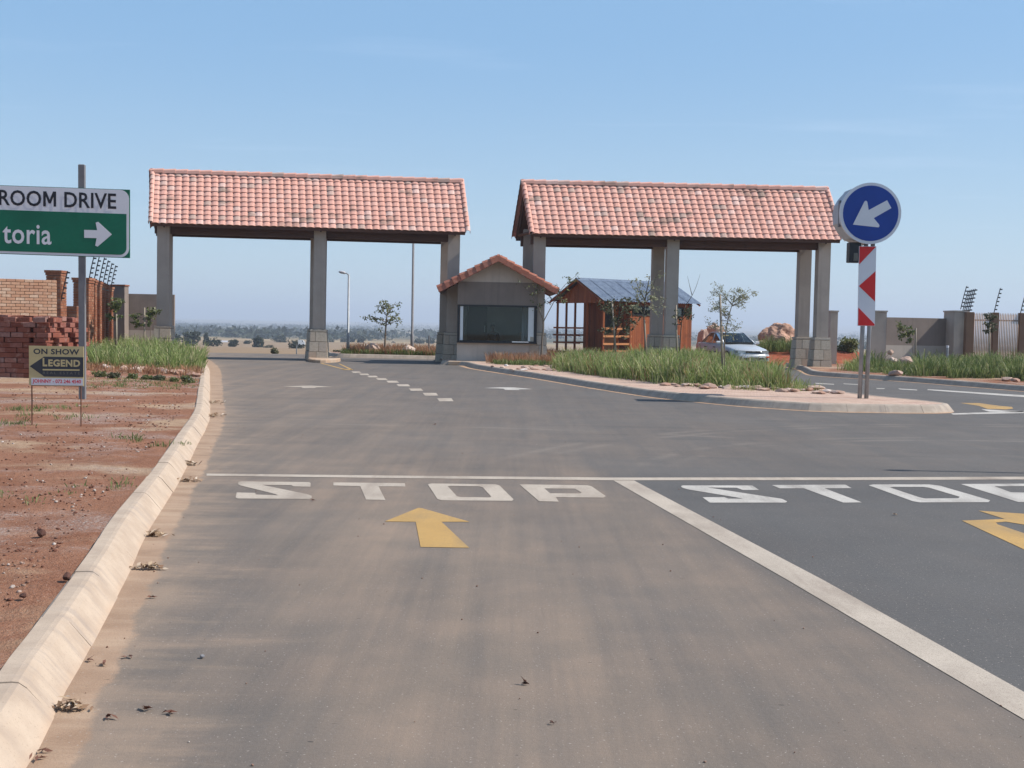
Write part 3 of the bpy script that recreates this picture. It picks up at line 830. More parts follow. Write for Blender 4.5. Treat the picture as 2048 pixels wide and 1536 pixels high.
mark('stop_line', [(413, 947.6), (820, 952), (1228, 955.6), (1700, 955.2), (2250, 953), (2250, 958.6), (1700, 960.6), (1228, 961), (820, 957), (413, 952)], wd)
mark('lane_line', [(1227, 961.5), (1268, 961.5), (1645, 1160), (2048, 1385), (2400, 1580), (2330, 1600), (2048, 1440), (1574, 1160)], wd)
mark('arrow', A([(945, 205), (962, 207), (1190, 272), (1055, 272), (1187, 396), (955, 392), (932, 272), (785, 270)]), ye)
mark('arrow', B([(1828, 222), (2140, 243), (2160, 300), (2230, 420), (2200, 480), (1748, 270), (1955, 262)]), ye, B([(1912, 279), (1960, 275), (2090, 296), (2120, 355), (1920, 288)]))
mark('arrow', C4([(675, 710), (850, 703), (915, 702), (1095, 712.5), (950, 716), (940, 722), (835, 722), (835, 714)]), wd)
mark('arrow', C5([(570, 606), (720, 600), (830, 601), (1005, 616), (880, 619), (890, 625), (760, 623), (740, 612)]), wh)
for cx, cy, hw, hh in ((713, 744.5, 9, 1.4), (728.4, 748.7, 9.5, 1.5), (745.5, 753.3, 10, 1.6), (763.8, 758.4, 10.5, 1.7), (785.3, 763.6, 11.5, 1.9), (806.7, 770.7, 12.5, 2.1), (832, 779.4, 13, 2.3), (861, 788.7, 14, 2.6), (890.7, 799.7, 15, 3.0)):
    mark('lane_dash', [(cx - hw - 1.5, cy - hh), (cx + hw - 3, cy - hh), (cx + hw + 1.5, cy + hh), (cx - hw + 3, cy + hh)], wd)
for q in ([(640, 726.6), (645, 726.6), (692, 738.6), (687, 739.4)], [(676, 727.4), (680, 727.4), (706.5, 739.6), (701.5, 740)], [(684, 738.2), (704, 739), (707, 740.3), (686, 739.8)]):
    mark('chevron_line', q, ye, z=0.0035)
mark('edge_line', [(1855, 778.5), (2048, 790.5), (2250, 803), (2250, 808), (2048, 794.5), (1855, 780.5)], wh)
mark('arrow', [(1920, 806), (1958, 806.5), (2000, 812), (2024, 814), (2026, 817.5), (2012, 819), (1975, 818), (1958, 812)], ye)
mark('stop_line', [(1902, 827), (2048, 822.5), (2250, 818), (2250, 822), (2048, 826.5), (1906, 829.5)], wh)
mark('stop_line', [(1962, 818.5), (2048, 823), (2048, 824.5), (1978, 823.5)], wh)
for q in ([(1630, 766), (1668, 768), (1668, 769.6), (1632, 767.6)], [(1686, 767), (1722, 768.8), (1722, 770.2), (1688, 768.4)], [(1752, 776.3), (1770, 776.6), (1768, 778.3), (1754, 778)], [(1796, 777), (1834, 779.5), (1834, 781), (1800, 779)]):
    mark('lane_dash', q, wh)

# ================================================================== gates
def tile_mesh(w, e):
    prof = [(0.0, 0.0), (0.08, 0.0), (0.19, 0.019), (0.38, 0.032), (0.66, 0.032), (0.86, 0.019), (0.96, 0.0)]
    l_ = e + 0.05; mb = MB(); n = len(prof); th = 0.03
    lip = 0.038
    vs = [(p * w, 0, z + lip) for p, z in prof] + [(p * w, l_, z) for p, z in prof] + [(p * w, 0.0, z + lip - th) for p, z in prof]
    fs = [(i, i + 1, n + i + 1, n + i) for i in range(n - 1)] + [(2 * n + i, 2 * n + i + 1, i + 1, i) for i in range(n - 1)]
    fs += [(n - 1, 3 * n - 1, 2 * n - 1)]
    mb.add(vs, fs)
    me = mb.mesh('roof_tile', fix=False)
    return me, vs, fs
def barrel_mesh(r, l_, taper=0.9, n=7, drop=0.0):
    mb = MB(); vs = []
    for y, k in ((0, 1.0), (l_, taper)):
        for z0 in (0, -0.02):
            for i in range(n):
                a = math.pi * i / (n - 1)
                vs.append((-math.cos(a) * (r + z0) * k, y, math.sin(a) * (r + z0) * k - (drop if i in (0, n - 1) else 0)))
    fs = [(i, i + 1, 2 * n + i + 1, 2 * n + i) for i in range(n - 1)]
    fs += [(n + i, i, i + 1, n + i + 1)[::-1] for i in range(n - 1)] + [(n + i + 1, n + i, 3 * n + i, 3 * n + i + 1) for i in range(n - 1)]
    mb.add(vs, fs)
    return mb.mesh('barrel', fix=False), vs, fs
def basis(ex, ey, loc):
    ex = Vector(ex).normalized(); ey = Vector(ey); ey = (ey - ex * ey.dot(ex)).normalized(); ez = ex.cross(ey)
    m_ = Matrix((ex, ey, ez)).transposed().to_4x4(); m_.translation = Vector(loc)
    return m_
def put(name, me, mat_, parent, M4):
    o = link(name, me, mat_, parent); o.matrix_local = M4; return o

def stone_base(colo, hb, wt, wb, mat_=None):
    mb = MB(); mb.box((0, 0, hb / 2 - 0.02), (wb, wb, hb + 0.04), top=wt / wb)
    obj('base_core', mb, M['mortar'], colo)
    tilt = math.atan((wb - wt) / 2 / hb)
    ch = [0.36, 0.36, 0.34]
    ch = [c * (hb - 0.1) / sum(ch) for c in ch]
    for fc in range(4):
        Rz = Matrix.Rotation(fc * math.pi / 2, 4, 'Z')
        z = 0.0
        for ci, h in enumerate(ch):
            zc = z + h / 2; w = wb + (wt - wb) * zc / hb
            cut = (0.42, 0.58, 0.36)[(ci + fc) % 3] + rnd.uniform(-.05, .05)
            for a, b in ((0, cut), (cut, 1)):
                bw = (b - a) * (w + 0.045) - 0.016
                cx = ((a + b) / 2 - 0.5) * (w + 0.045)
                mb = MB(); mb.box((0, 0, 0), (bw, 0.05, h - 0.016), bev=0.006)
                T = Rz @ Matrix.Translation((cx, -w / 2 - 0.004 - rnd.uniform(0, .008), zc)) @ Matrix.Rotation(-tilt, 4, 'X')
                put('stone_block', mb.mesh('stone_block', fix=False), M['stone'], colo, T)
            z += h
    mb = MB(); mb.box((0, 0, hb - 0.045), (wt + 0.07, wt + 0.07, 0.085), bev=0.008)
    obj('cap_stone', mb, M['stone'], colo, fix=False)

def gate(label, loc, yaw, cols, s0, s1, ze, zr, k, ncol, hb=1.25, nrow=11, barge_in=True):
    root = thing('gate_canopy', label, 'gate canopy', loc, yaw, 'tiled gate canopies over the road')
    TF, TM, TB = -0.42, 0.86, 2.0
    def P(s, t, z): return Vector((s + k * t, t, z))
    S = math.hypot(TM - TF, zr - ze); e = S / nrow; w = (s1 - s0) / ncol
    tm, tv, tf = tile_mesh(w, e)
    cnt = 0
    rest_v, rest_f = [], []
    for side in (0, 1):
        t0, t1 = (TF, TM) if side == 0 else (TB, TM)
        for r_ in range(nrow):
            f0 = r_ / nrow
            t = t0 + (t1 - t0) * f0; z = ze + (zr - ze) * f0
            ex = Vector((1, 0, 0)) if side == 0 else Vector((-1, 0, 0))
            for c in range(ncol):
                s_ = s0 + c * w if side == 0 else s0 + (c + 1) * w
                q = P(s_, t, z)
                q += Vector((0, 0, rnd.uniform(-.004, .004)))
                M4 = basis(ex, (0, t1 - t0, zr - ze), q) @ Matrix.Rotation(rnd.uniform(-.012, .012), 4, 'Z')
                if side == 0 and cnt < 300:
                    put('roof_tile', tm, M['tile'], root, M4); cnt += 1
                else:
                    n = len(rest_v); rest_v += [M4 @ Vector(p) for p in tv]; rest_f += [tuple(i + n for i in f) for f in tf]
    mb = MB(); mb.v, mb.f = rest_v, rest_f
    tag(obj('roof_tile_field', mb, M['tile'], root, fix=False), kind='stuff')
    # verge tiles along the four sloping edges
    bm_, bv, bf = barrel_mesh(0.105, e + 0.07, 0.86, 7, 0.09)
    bv2, bf2 = [], []
    for side in (0, 1):
        t0, t1 = (TF, TM) if side == 0 else (TB, TM)
        for end in (0, 1):
            s_ = s0 - 0.02 if end == 0 else s1 + 0.05
            for r_ in range(nrow):
                f0 = r_ / nrow
                q = P(s_, t0 + (t1 - t0) * f0, ze + (zr - ze) * f0 + 0.03)
                M4 = basis((1 if side == 0 else -1, 0, 0), (0, t1 - t0, zr - ze), q) @ Matrix.Rotation(R(-3.5), 4, 'X')
                if side == 0: put('verge_tile', bm_, M['tile'], root, M4)
                else:
                    n = len(bv2); bv2 += [M4 @ Vector(p) for p in bv]; bf2 += [tuple(i + n for i in f) for f in bf]
    mb = MB(); mb.v, mb.f = bv2, bf2
    tag(obj('back_verge_tiles', mb, M['tile'], root, fix=False), kind='stuff')
    rm, _, _ = barrel_mesh(0.13, 0.50, 0.88, 7, 0.05)
    nr = round((s1 - s0) / 0.455)
    for i in range(nr):
        q = P(s1 + 0.05 - i * (s1 - s0 + 0.1) / nr, TM, zr + 0.015)
        put('ridge_tile', rm, M['tile'], root, basis((0, 1, 0), (-1, 0, 0), q) @ Matrix.Rotation(R(-2.5), 4, 'X'))
    # timber under the tiles
    for t0 in (TF + 0.05, TB - 0.05):
        mb = MB()
        n_ = Vector((0, -(zr - ze), TM - TF)) if t0 < TM else Vector((0, (zr - ze), TM - TF)); n_.normalize()
        a, b = P(s0 + .03, t0, ze - 0.0), P(s1 - .03, t0, ze - 0.0)
        c, d = P(s1 - .03, TM, zr - 0.04), P(s0 + .03, TM, zr - 0.04)
        low = [q - n_ * 0.05 for q in (a, b, c, d)]
        mb.add([a, b, c, d] + low, [(0, 1, 2, 3), (7, 6, 5, 4), (0, 4, 5, 1), (1, 5, 6, 2), (2, 6, 7, 3), (3, 7, 4, 0)])
        obj('roof_deck', mb, M['beam'], root)
    for t0 in (0.22, 1.58):
        mb = MB(); a, b = P(s0 + 0.12, t0, 0), P(s1 - 0.12, t0, 0)
        mb.box(((a.x + b.x) / 2, t0, ze - 0.155), (b.x - a.x, 0.16, 0.36)); obj('beam', mb, M['beam'], root)
    for t0 in (TF + 0.045, TB - 0.045):
        mb = MB(); a, b = P(s0 + 0.04, t0, 0), P(s1 - 0.04, t0, 0)
        mb.box(((a.x + b.x) / 2, t0, ze - 0.035), (b.x - a.x, 0.03, 0.12)); obj('fascia', mb, M['beam'], root)
    for i in range(7):
        s_ = s0 + 0.1 + (s1 - s0 - 0.2) * i / 6
        mb = MB()
        for ta in (TF + .08, TB - .08):
            a, b = P(s_, ta, ze - 0.06), P(s_, TM, zr - 0.14)
            mb.tube([a, b], 0.055, 4)
        mb.tube([P(s_, 0.1, ze + 0.1), P(s_, 1.7, ze + 0.1)], 0.06, 4)
        obj('roof_truss', mb, M['beam'], root)
    for (s_, w_) in cols:
        for t0 in (0.225, 1.575):
            q = P(s_ + w_ / 2, t0, 0)
            zt = ze + 0.32
            mb = MB(); mb.box((0, 0, (zt + hb) / 2), (w_, 0.45, zt - hb), bev=0.012)
            colo = obj('column', mb, M['col'], root, fix=False, loc=q)
            if t0 < 1:
                mb = MB(); mb.box((0.03, -0.228, ze + 0.0), (0.05, 0.012, 0.22)); obj('strap', mb, M['darksteel'], colo)
            stone_base(colo, hb, 0.54, 0.70)
    return root

# left gate
YAWL = R(4)
oL = Vector((AT(315, 655, 43.0).x, 43.0, 0)); dL = Vector((math.cos(YAWL), math.sin(YAWL), 0))
sa = lambda u, o, d, z: s_at(u, o, d, z)
kL = math.tan(math.atan(-0.277) + YAWL)
nL = Vector((-math.sin(YAWL), math.cos(YAWL), 0))
colsL = [(sa(u0, oL, dL, 3.0), sa(u1, oL, dL, 3.0) - sa(u0, oL, dL, 3.0)) for u0, u1 in ((315, 340), (628, 651.5), (896, 918.5))]
colsL = [(a, 0.46) for a, b in colsL]
oe = oL - nL * 0.30
s0 = sa(301, oe, dL, 5.1) + kL * 0.30 ; s1 = sa(930, oe, dL, 5.1) + kL * 0.30
zeL = (AT(301, 444, oe.y).z + AT(930, 465, oe.y + dL.y * 12.2).z) / 2
zrL = (AT(307, 337, oL.y + 0.9).z + AT(920, 357, oL.y + 0.9 + dL.y * 12).z) / 2
print('L', zeL, zrL, s0, s1, colsL, [AT(301, 444, oe.y).z, AT(930, 465, oe.y + dL.y * 12.2).z], [AT(307, 337, oL.y + 0.9).z, AT(920, 357, oL.y + .9 + dL.y * 12).z])
GL = gate('left canopy over the entry lanes, salmon tiled roof on grey columns', oL, YAWL, colsL, s0, s1, zeL, zrL - 0.1, kL, 43)
GL.rotation_euler = (0, R(0.35), YAWL)
# right gate
YAWR = R(2.5)
oR = Vector((AT(1068, 600, 42.6).x, 42.6, 0)); dR = Vector((math.cos(YAWR), math.sin(YAWR), 0)); nR = Vector((-math.sin(YAWR), math.cos(YAWR), 0))
kR = math.tan(math.atan(-0.277) + YAWR)
colsR = [(sa(u0, oR, dR, 3.0), 0.46) for u0 in (1068.5, 1335.5, 1638)]
oe = oR - nR * 0.30
s0 = sa(1063, oe, dR, 5.1) + kR * 0.30; s1 = sa(1680, oe, dR, 5.1) + kR * 0.30
zeR = (AT(1063, 470, oe.y).z + AT(1680, 480, oe.y + dR.y * 12).z) / 2
zrR = (AT(1051, 362, oR.y + 0.9).z + AT(1660, 373, oR.y + .9 + dR.y * 12).z) / 2
print('R', zeR, zrR, s0, s1, colsR, [AT(1063, 470, oe.y).z, AT(1680, 480, oe.y + dR.y * 12).z])
GR = gate('right canopy over the exit lane, salmon tiled, behind the blue sign', oR, YAWR, colsR, s0, s1, zeR, zrR - 0.1, kR, 43)

# ================================================================== guard house
M['tileo'] = m_brick('orange_clay_tile', [(0, (0.31, 0.115, 0.075)), (0.4, (0.38, 0.15, 0.10)), (0.75, (0.34, 0.13, 0.09)), (1, (0.44, 0.22, 0.165))], 0.3)
def guard_house():
    YG = 42.45
    cx = AT(994, 660, YG).x
    root = thing('guard_house', 'small guard house with a wide dark window and tiled gable roof between the canopies', 'guard house', (cx, YG, 0), R(2))
    Wd, D, zs, zt, zb = 1.50, 2.7, 0.83, 2.26, 3.12
    hw = Wd
    za = 3.93
    def roofz(x): return za - abs(x) * 0.545
    mb = MB(); mb.box((0, 0.09, zs / 2), (2 * hw, 0.18, zs)); obj('lower_wall', mb, M['plight'], root)
    mb = MB(); mb.box((0, -0.015, zs + 0.02), (2 * hw + .02, 0.22, 0.05)); obj('sill', mb, M['frame'], root)
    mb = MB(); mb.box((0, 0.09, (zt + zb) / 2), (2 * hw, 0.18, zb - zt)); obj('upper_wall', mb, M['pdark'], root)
    mb = MB(); mb.prism([(-hw, zb), (hw, zb), (0, roofz(0) - 0.02), ], 0.0, 0.17, Matrix(((1, 0, 0, 0), (0, 0, 1, 0.01), (0, 1, 0, 0), (0, 0, 0, 1))))
    obj('gable', mb, M['plight'], root)
    for sx_ in (-1, 1):
        mb = MB(); mb.box((sx_ * (hw - 0.09), D / 2 + 0.09, 1.56), (0.178, D - 0.18, 3.12)); obj('side_wall', mb, M['plight'], root)
    mb = MB(); mb.box((0, D, 1.56), (2 * hw - 0.36, 0.16, 3.1)); obj('back_wall', mb, M['room'], root)
    mb = MB(); mb.box((0, D / 2, 3.0), (2 * hw - 0.36, D - 0.2, 0.08)); obj('ceiling', mb, M['room'], root)
    mb = MB(); mb.box((0, D / 2, 0.08), (2 * hw - 0.36, D - 0.36, 0.16)); obj('floor_slab', mb, M['mortar'], root)
    door = MB(); door.box((-0.75, D - 0.1, 1.2), (0.8, 0.05, 2.05)); dd = obj('door', door, M['frame'], root)
    mb = MB(); mb.box((-0.44, D - 0.145, 1.35), (0.03, 0.04, 0.26)); obj('handle', mb, M['alu'], dd)
    # window
    fr = MB()
    for a, b in (((-hw + 0.045, 0.03, (zs + zt) / 2 + .02), (0.09, 0.1, zt - zs - 0.05)), ((hw - 0.055, 0.03, (zs + zt) / 2 + .02), (0.11, 0.1, zt - zs - 0.05)), ((0, 0.03, zt - 0.03), (2 * hw - 0.2, 0.1, 0.06)), ((0, 0.03, zs + 0.065), (2 * hw - 0.2, 0.1, 0.04))):
        fr.box(a, b)
    win = obj('window', fr, M['frame'], root)
    mb = MB(); mb.box((0, 0.07, (zs + zt) / 2 + 0.03), (2 * hw - 0.21, 0.012, zt - zs - 0.12)); obj('pane', mb, M['glass'], win)
    for x, w_ in ((-hw + 0.16, 0.11), (hw - 0.22, 0.21)):
        mb = MB(); mb.box((x, 0.035, (zs + zt) / 2 + 0.03), (w_, 0.045, zt - zs - 0.125)); obj('mullion', mb, M['alu'], win)
    mb = MB(); mb.box((hw - 0.62, -0.05, zs + 0.06), (0.62, 0.24, 0.035)); obj('counter', mb, M['alu'], root)
    cv = MB(); pts = [(hw - 0.56 + i * 0.022, 0.22 + 0.025 * math.sin(i * 1.5)) for i in range(12)]
    vs = [(x, y, zs + 0.1) for x, y in pts] + [(x, y, zt - 0.08) for x, y in pts]
    cv.add(vs, [(i, i + 1, 13 + i - 1 + 0, 12 + i) for i in range(11)])
    obj('curtain', cv, M['curtain'], root, smooth=True)
    # roof
    sl = math.hypot(1, 0.545); halfw = 2.24; S = halfw * sl; nrow, ncol = 8, 12
    y0, y1 = -0.42, D + 0.5; w = (y1 - y0) / ncol; e = S / nrow
    tm, _, _ = tile_mesh(w, e)
    for sx_ in (-1, 1):
        for r_ in range(nrow):
            f0 = 1 - r_ / nrow
            x = sx_ * halfw * f0; z = za + 0.09 - abs(x) * 0.545
            for c in range(ncol):
                y = y0 + c * w if sx_ > 0 else y0 + (c + 1) * w
                M4 = basis((0, 1 if sx_ > 0 else -1, 0), (-sx_, 0, 0.545), (x, y, z + rnd.uniform(-.004, .004)))
                put('roof_tile', tm, M['tileo'], root, M4)
        bm_, _, _ = barrel_mesh(0.15, e + 0.08, 0.80, 7, 0.12)
        for y in (y0 - 0.02, y1 + 0.02):
            for r_ in range(nrow):
                f0 = 1 - r_ / nrow; x = sx_ * halfw * f0
                M4 = basis((0, 1 if sx_ > 0 else -1, 0), (-sx_, 0, 0.545), (x, y, za + 0.10 - abs(x) * 0.545)) @ Matrix.Rotation(R(-4), 4, 'X')
                put('verge_tile', bm_, M['tileo'], root, M4)
        mb = MB()
        a = [(0.0, y0, za + 0.05), (sx_ * (halfw - .03), y0, za + 0.05 - (halfw - .03) * 0.545)]
        b = [(p[0], y1, p[2]) for p in a]
        lo = [(p[0], p[1], p[2] - 0.06) for p in a + b]
        q = a + b; mb.add(q + lo, [(0, 1, 3, 2), (4, 6, 7, 5), (0, 4, 5, 1), (1, 5, 7, 3), (3, 7, 6, 2), (2, 6, 4, 0)])
        obj('roof_deck', mb, M['beam'], root)
    rm, _, _ = barrel_mesh(0.14, 0.48, 0.88, 7, 0.05)
    for i in range(8):
        put('ridge_tile', rm, M['tileo'], root, basis((-1, 0, 0), (0, 1, 0), (0, y0 - 0.04 + i * 0.45, za + 0.13)) @ Matrix.Rotation(R(-2.5), 4, 'X'))
    mb = MB(); mb.box((-0.2, -0.35, 0.075), (3.2, 0.9, 0.15), bev=0.02); obj('plinth', mb, M['kerbg'], root, fix=False)
    return root
GH = guard_house()
gx, gy = GH.location.x, GH.location.y

# furniture and the guard behind the glass
ds = thing('desk', 'plain desk behind the guard house window', 'desk', (gx - 0.2, gy + 0.85, 0.16))
mb = MB(); mb.box((0, 0, 0.73), (1.5, 0.6, 0.04)); obj('desk_top', mb, M['stake'], ds)
for x in (-0.7, 0.7):
    mb = MB(); mb.box((x, 0, 0.355), (0.04, 0.55, 0.71)); obj('side_panel', mb, M['stake'], ds)
ch = thing('office_chair', 'dark chair the seated guard sits on', 'chair', (gx - 0.19, gy + 1.52, 0.16))
mb = MB(); mb.box((0, 0, 0.44), (0.46, 0.46, 0.06), bev=0.02); obj('seat', mb, M['cloth'], ch, fix=False)
mb = MB(); mb.box((0, 0.24, 0.8), (0.44, 0.05, 0.5), bev=0.02); obj('backrest', mb, M['cloth'], ch, fix=False)
for x in (-0.2, 0.2):
    for y in (-0.2, 0.2):
        mb = MB(); mb.box((x, y, 0.205), (0.035, 0.035, 0.41)); obj('leg', mb, M['darksteel'], ch)

def skin_body(name, joints, edges, root_i, mat_, parent=None, sub=1):
    me = bpy.data.meshes.new(name)
    me.from_pydata([j[:3] for j in joints], edges, [])
    o = link(name, me, mat_, parent)
    o.modifiers.new('skin', 'SKIN'); 
    if not me.skin_vertices: me.skin_vertices.new()
    for i, j in enumerate(joints):
        sv = me.skin_vertices[0].data[i]; sv.radius = (j[3], j[4] if len(j) > 4 else j[3]); sv.use_root = (i == root_i)
    s = o.modifiers.new('sub', 'SUBSURF'); s.levels = s.render_levels = sub
    return o
def guard():
    root = thing('person', 'guard in dark clothes sitting behind the guard house window', 'person', (gx - 0.19, gy + 1.5, 0.16))
    J = [(0, 0.02, 0.55, .15, .12), (0, 0.03, 0.72, .14, .11), (0, 0.02, 0.90, .165, .12), (0, 0.02, 1.02, .12, .09), (0, 0.0, 1.10, .055, .055), (0, -0.02, 1.17, .06, .065), (0, -0.03, 1.24, .078, .092), (0, -0.03, 1.32, .07, .085)]
    E = [(i, i + 1) for i in range(7)]
    for sx_ in (-1, 1):
        b = len(J)
        J += [(sx_ * .19, .02, .99, .065), (sx_ * .25, -.04, .80, .048), (sx_ * .23, -.22, .66, .042), (sx_ * .15, -.42, .80, .03), (sx_ * .13, -.48, .80, .034, .02)]
        E += [(3, b), (b, b + 1), (b + 1, b + 2), (b + 2, b + 3), (b + 3, b + 4)]
        h = len(J)
        for k, (dx, ln) in enumerate(((-.03, .075), (-.01, .085), (.01, .08), (.028, .065))):
            J += [(sx_ * (.13 + dx), -.52, .80, .010), (sx_ * (.13 + dx * 1.2), -.52 - ln * .5, .795, .009), (sx_ * (.13 + dx * 1.25), -.52 - ln, .78, .007)]
            E += [(b + 4, h + 3 * k), (h + 3 * k, h + 3 * k + 1), (h + 3 * k + 1, h + 3 * k + 2)]
        t = len(J)
        J += [(sx_ * .095, -.46, .795, .012), (sx_ * .07, -.50, .79, .009)]
        E += [(b + 4, t), (t, t + 1)]
        l_ = len(J)
        J += [(sx_ * .10, -.02, .50, .095), (sx_ * .12, -.42, .52, .07), (sx_ * .12, -.44, .26, .055), (sx_ * .12, -.42, .06, .04), (sx_ * .13, -.54, .035, .035)]
        E += [(0, l_), (l_, l_ + 1), (l_ + 1, l_ + 2), (l_ + 2, l_ + 3), (l_ + 3, l_ + 4)]
    skin_body('body', J, E, 0, M['skin'], root, 2)
    # shirt and trousers: a slightly larger skin over trunk, sleeves and legs
    JJ = [(0, 0.02, 0.55, .165, .14), (0, 0.03, 0.72, .155, .13), (0, 0.02, 0.90, .18, .135), (0, 0.02, 1.03, .12, .10)]
    EE = [(0, 1), (1, 2), (2, 3)]
    for sx_ in (-1, 1):
        b = len(JJ); JJ += [(sx_ * .19, .02, .99, .082), (sx_ * .25, -.04, .80, .066), (sx_ * .23, -.22, .66, .056), (sx_ * .165, -.38, .785, .046)]
        EE += [(3, b), (b, b + 1), (b + 1, b + 2), (b + 2, b + 3)]
        l_ = len(JJ); JJ += [(sx_ * .10, -.02, .50, .11), (sx_ * .12, -.42, .52, .085), (sx_ * .12, -.44, .26, .07), (sx_ * .12, -.42, .09, .06)]
        EE += [(0, l_), (l_, l_ + 1), (l_ + 1, l_ + 2), (l_ + 2, l_ + 3)]
    skin_body('clothing', JJ, EE, 0, M['cloth'], root, 2)
    mb = MB(); n = 12; vs = []
    for i in range(7):
        th = i / 6 * 1.75
        for k in range(n):
            a = 2 * math.pi * k / n
            rr = math.sin(th)
            vs.append((math.cos(a) * rr * .093, -.02 + math.sin(a) * rr * .112, 1.30 + math.cos(th) * .12 + (0.05 if math.sin(a) < -.5 and i > 4 else 0)))
    mb.add(vs, [(i * n + k, i * n + (k + 1) % n, (i + 1) * n + (k + 1) % n, (i + 1) * n + k) for i in range(6) for k in range(n)])
    obj('hair', mb, M['hair'], root, smooth=True)
    mb = MB(); mb.add([(-.018, -.115, 1.215), (.018, -.115, 1.215), (0, -.112, 1.27), (0, -.148, 1.222)], [(0, 1, 3), (1, 2, 3), (2, 0, 3)]); obj('nose', mb, M['skin'], root)
    for sx_ in (-1, 1):
        mb = MB(); mb.box((sx_ * .034, -.118, 1.262), (.026, .02, .011), bev=.003); obj('eye', mb, M['signwhite'], root, fix=False)
        mb = MB(); mb.box((sx_ * .082, -.02, 1.25), (.016, .04, .06), bev=.005); obj('ear', mb, M['skin'], root, fix=False)
    mb = MB(); mb.box((0, -.113, 1.18), (.05, .014, .014), bev=.004); obj('mouth', mb, M['clod'], root, fix=False)
    return root
guard()

# ================================================================== wooden cabin
def cabin():
    P0 = Vector((AT(1207, 604, 47.5).x, 47.5, 0)); ph = R(35)
    root = thing('wooden_cabin', 'orange timber cabin with open porch and blue-grey sheet roof', 'cabin', P0, ph)
    Wd, L = 3.78, 5.6
    zf, ze, zr = 0.42, AT(1207, 604, 47.5).z, AT(1155, 559, 49.05).z
    a, b = 0.28, Wd - 0.28; x0, xm, x1 = 0.25, 1.75, L - 0.22
    def boards(name, p, q, z0, z1f, n=None, w=0.125, gap=0.006, mat_='cabin', holes=()):
        mb = MB(); p = Vector((*p, 0)); q = Vector((*q, 0)); d = q - p; ln = d.length; d.normalize(); nn = Vector((d.y, -d.x, 0))
        k = int(ln / w)
        for i in range(k):
            c = p + d * (ln * (i + 0.5) / k); z1 = z1f(ln * (i + .5) / k)
            spans = [(z0, z1)]
            for (h0, h1, g0, g1) in holes:
                if h0 < ln * (i + .5) / k < h1: spans = [(z0, g0), (g1, z1)]
            for s_, t_ in spans:
                if t_ - s_ > 0.02:
                    mb.box((c.x + nn.x * rnd.uniform(0, .008), c.y + nn.y * rnd.uniform(0, .008), (s_ + t_) / 2), (ln / k - gap, 0.03, t_ - s_), rz=math.atan2(d.y, d.x))
        return tag(obj(name, mb, M[mat_], root), kind='stuff')
    zw = ze + 0.06
    boards('front_cladding', (xm, a), (x1, a), zf, lambda s: zw, holes=((0.08, 1.35, 2.02, 2.42), (2.35, 3.1, 2.02, 2.42)))
    boards('end_cladding', (x1, a), (x1, b), zf, lambda s: zw + (zr - ze - 0.1) * (1 - abs(s / (b - a) * 2 - 1)))
    boards('back_cladding', (x1, b), (xm, b), zf, lambda s: zw)
    boards('porch_wall', (xm, b), (xm, a), zf, lambda s: zw + (zr - ze - 0.1) * (1 - abs(s / (b - a) * 2 - 1)))
    boards('gable_cladding', (x0 - 0.02, b + .1), (x0 - 0.02, a - .1), ze - 0.03, lambda s: ze + 0.0 + (zr - ze - 0.08) * (1 - abs(s / (b - a + .2) * 2 - 1)))
    mb = MB(); mb.box(((x0 + x1) / 2, Wd / 2, zf - 0.07), (x1 - x0 + .1, b - a + .1, 0.12)); obj('floor', mb, M['cabin'], root)
    for x in (x0 + .1, (x0 + x1) / 2, x1 - .1):
        for y in (a + .1, b - .1):
            mb = MB(); mb.box((x, y, zf / 2 - .1), (0.2, 0.2, zf)); obj('pier', mb, M['mortar'], root)
    # posts and rails of the porch
    for (x, y) in ((x0, a), (x0, a + 1.1), (x0, b), (x0 + 0.5, b), (x0 + 1.0, b), (xm - .04, a - .05)):
        mb = MB(); mb.box((x, y, (zf + zw) / 2), (0.075, 0.075, zw - zf)); obj('post', mb, M['cabin'], root)
    for z in (zf + 0.02, zf + 0.33, zf + 0.66, zf + 0.98):
        mb = MB(); mb.box(((x0 + xm) / 2, a - 0.055, z + .03), (xm - x0 + .1, 0.035, 0.085)); obj('rail', mb, M['rail'], root)
        if z > zf + .1:
            mb = MB(); mb.box((x0 - 0.055, (a + 1.1 + b) / 2 + .3, z + .03), (0.035, b - a - 1.3, 0.07)); obj('rail', mb, M['cabin'], root)
            mb = MB(); mb.box(((x0 + xm) / 2, b + 0.055, z + .03), (xm - x0 + .1, 0.035, 0.07)); obj('rail', mb, M['cabin'], root)
    mb = MB(); mb.tube([(xm - .35, a + .3, zf), (xm - .75, a + .12, zf + 1.5)], .05, 4); obj('brace', mb, M['rail'], root)
    mb = MB(); mb.tube([(xm - .75, a + .3, zf), (xm - .4, a + .12, zf + 1.3)], .05, 4); obj('brace', mb, M['rail'], root)
    # door in the porch wall
    mb = MB(); mb.box((xm - 0.04, Wd / 2 - .3, zf + 0.98), (0.04, 0.85, 1.94)); dd = obj('door', mb, M['rail'], root)
    mb = MB(); mb.box((xm - 0.065, Wd / 2 - .3, zf + 1.42), (0.02, 0.6, 0.7)); obj('pane', mb, M['frame'], dd)
    # window
    for wx, ww in ((xm + 0.72, 1.27), (xm + 2.72, 0.75)):
        mb = MB()
        for c, d in (((wx, a - .02, 2.04), (ww, .06, .05)), ((wx, a - .02, 2.40), (ww, .06, .05)), ((wx - ww / 2 + .02, a - .02, 2.22), (.05, .06, .32)), ((wx + ww / 2 - .02, a - .02, 2.22), (.05, .06, .32)), ((wx, a - .02, 2.22), (.04, .05, .32))): mb.box(c, d)
        wi = obj('window', mb, M['frame'], root)
        mb = MB(); mb.box((wx, a + .005, 2.22), (ww - .08, .012, .33)); obj('pane', mb, M['carglass'], wi)
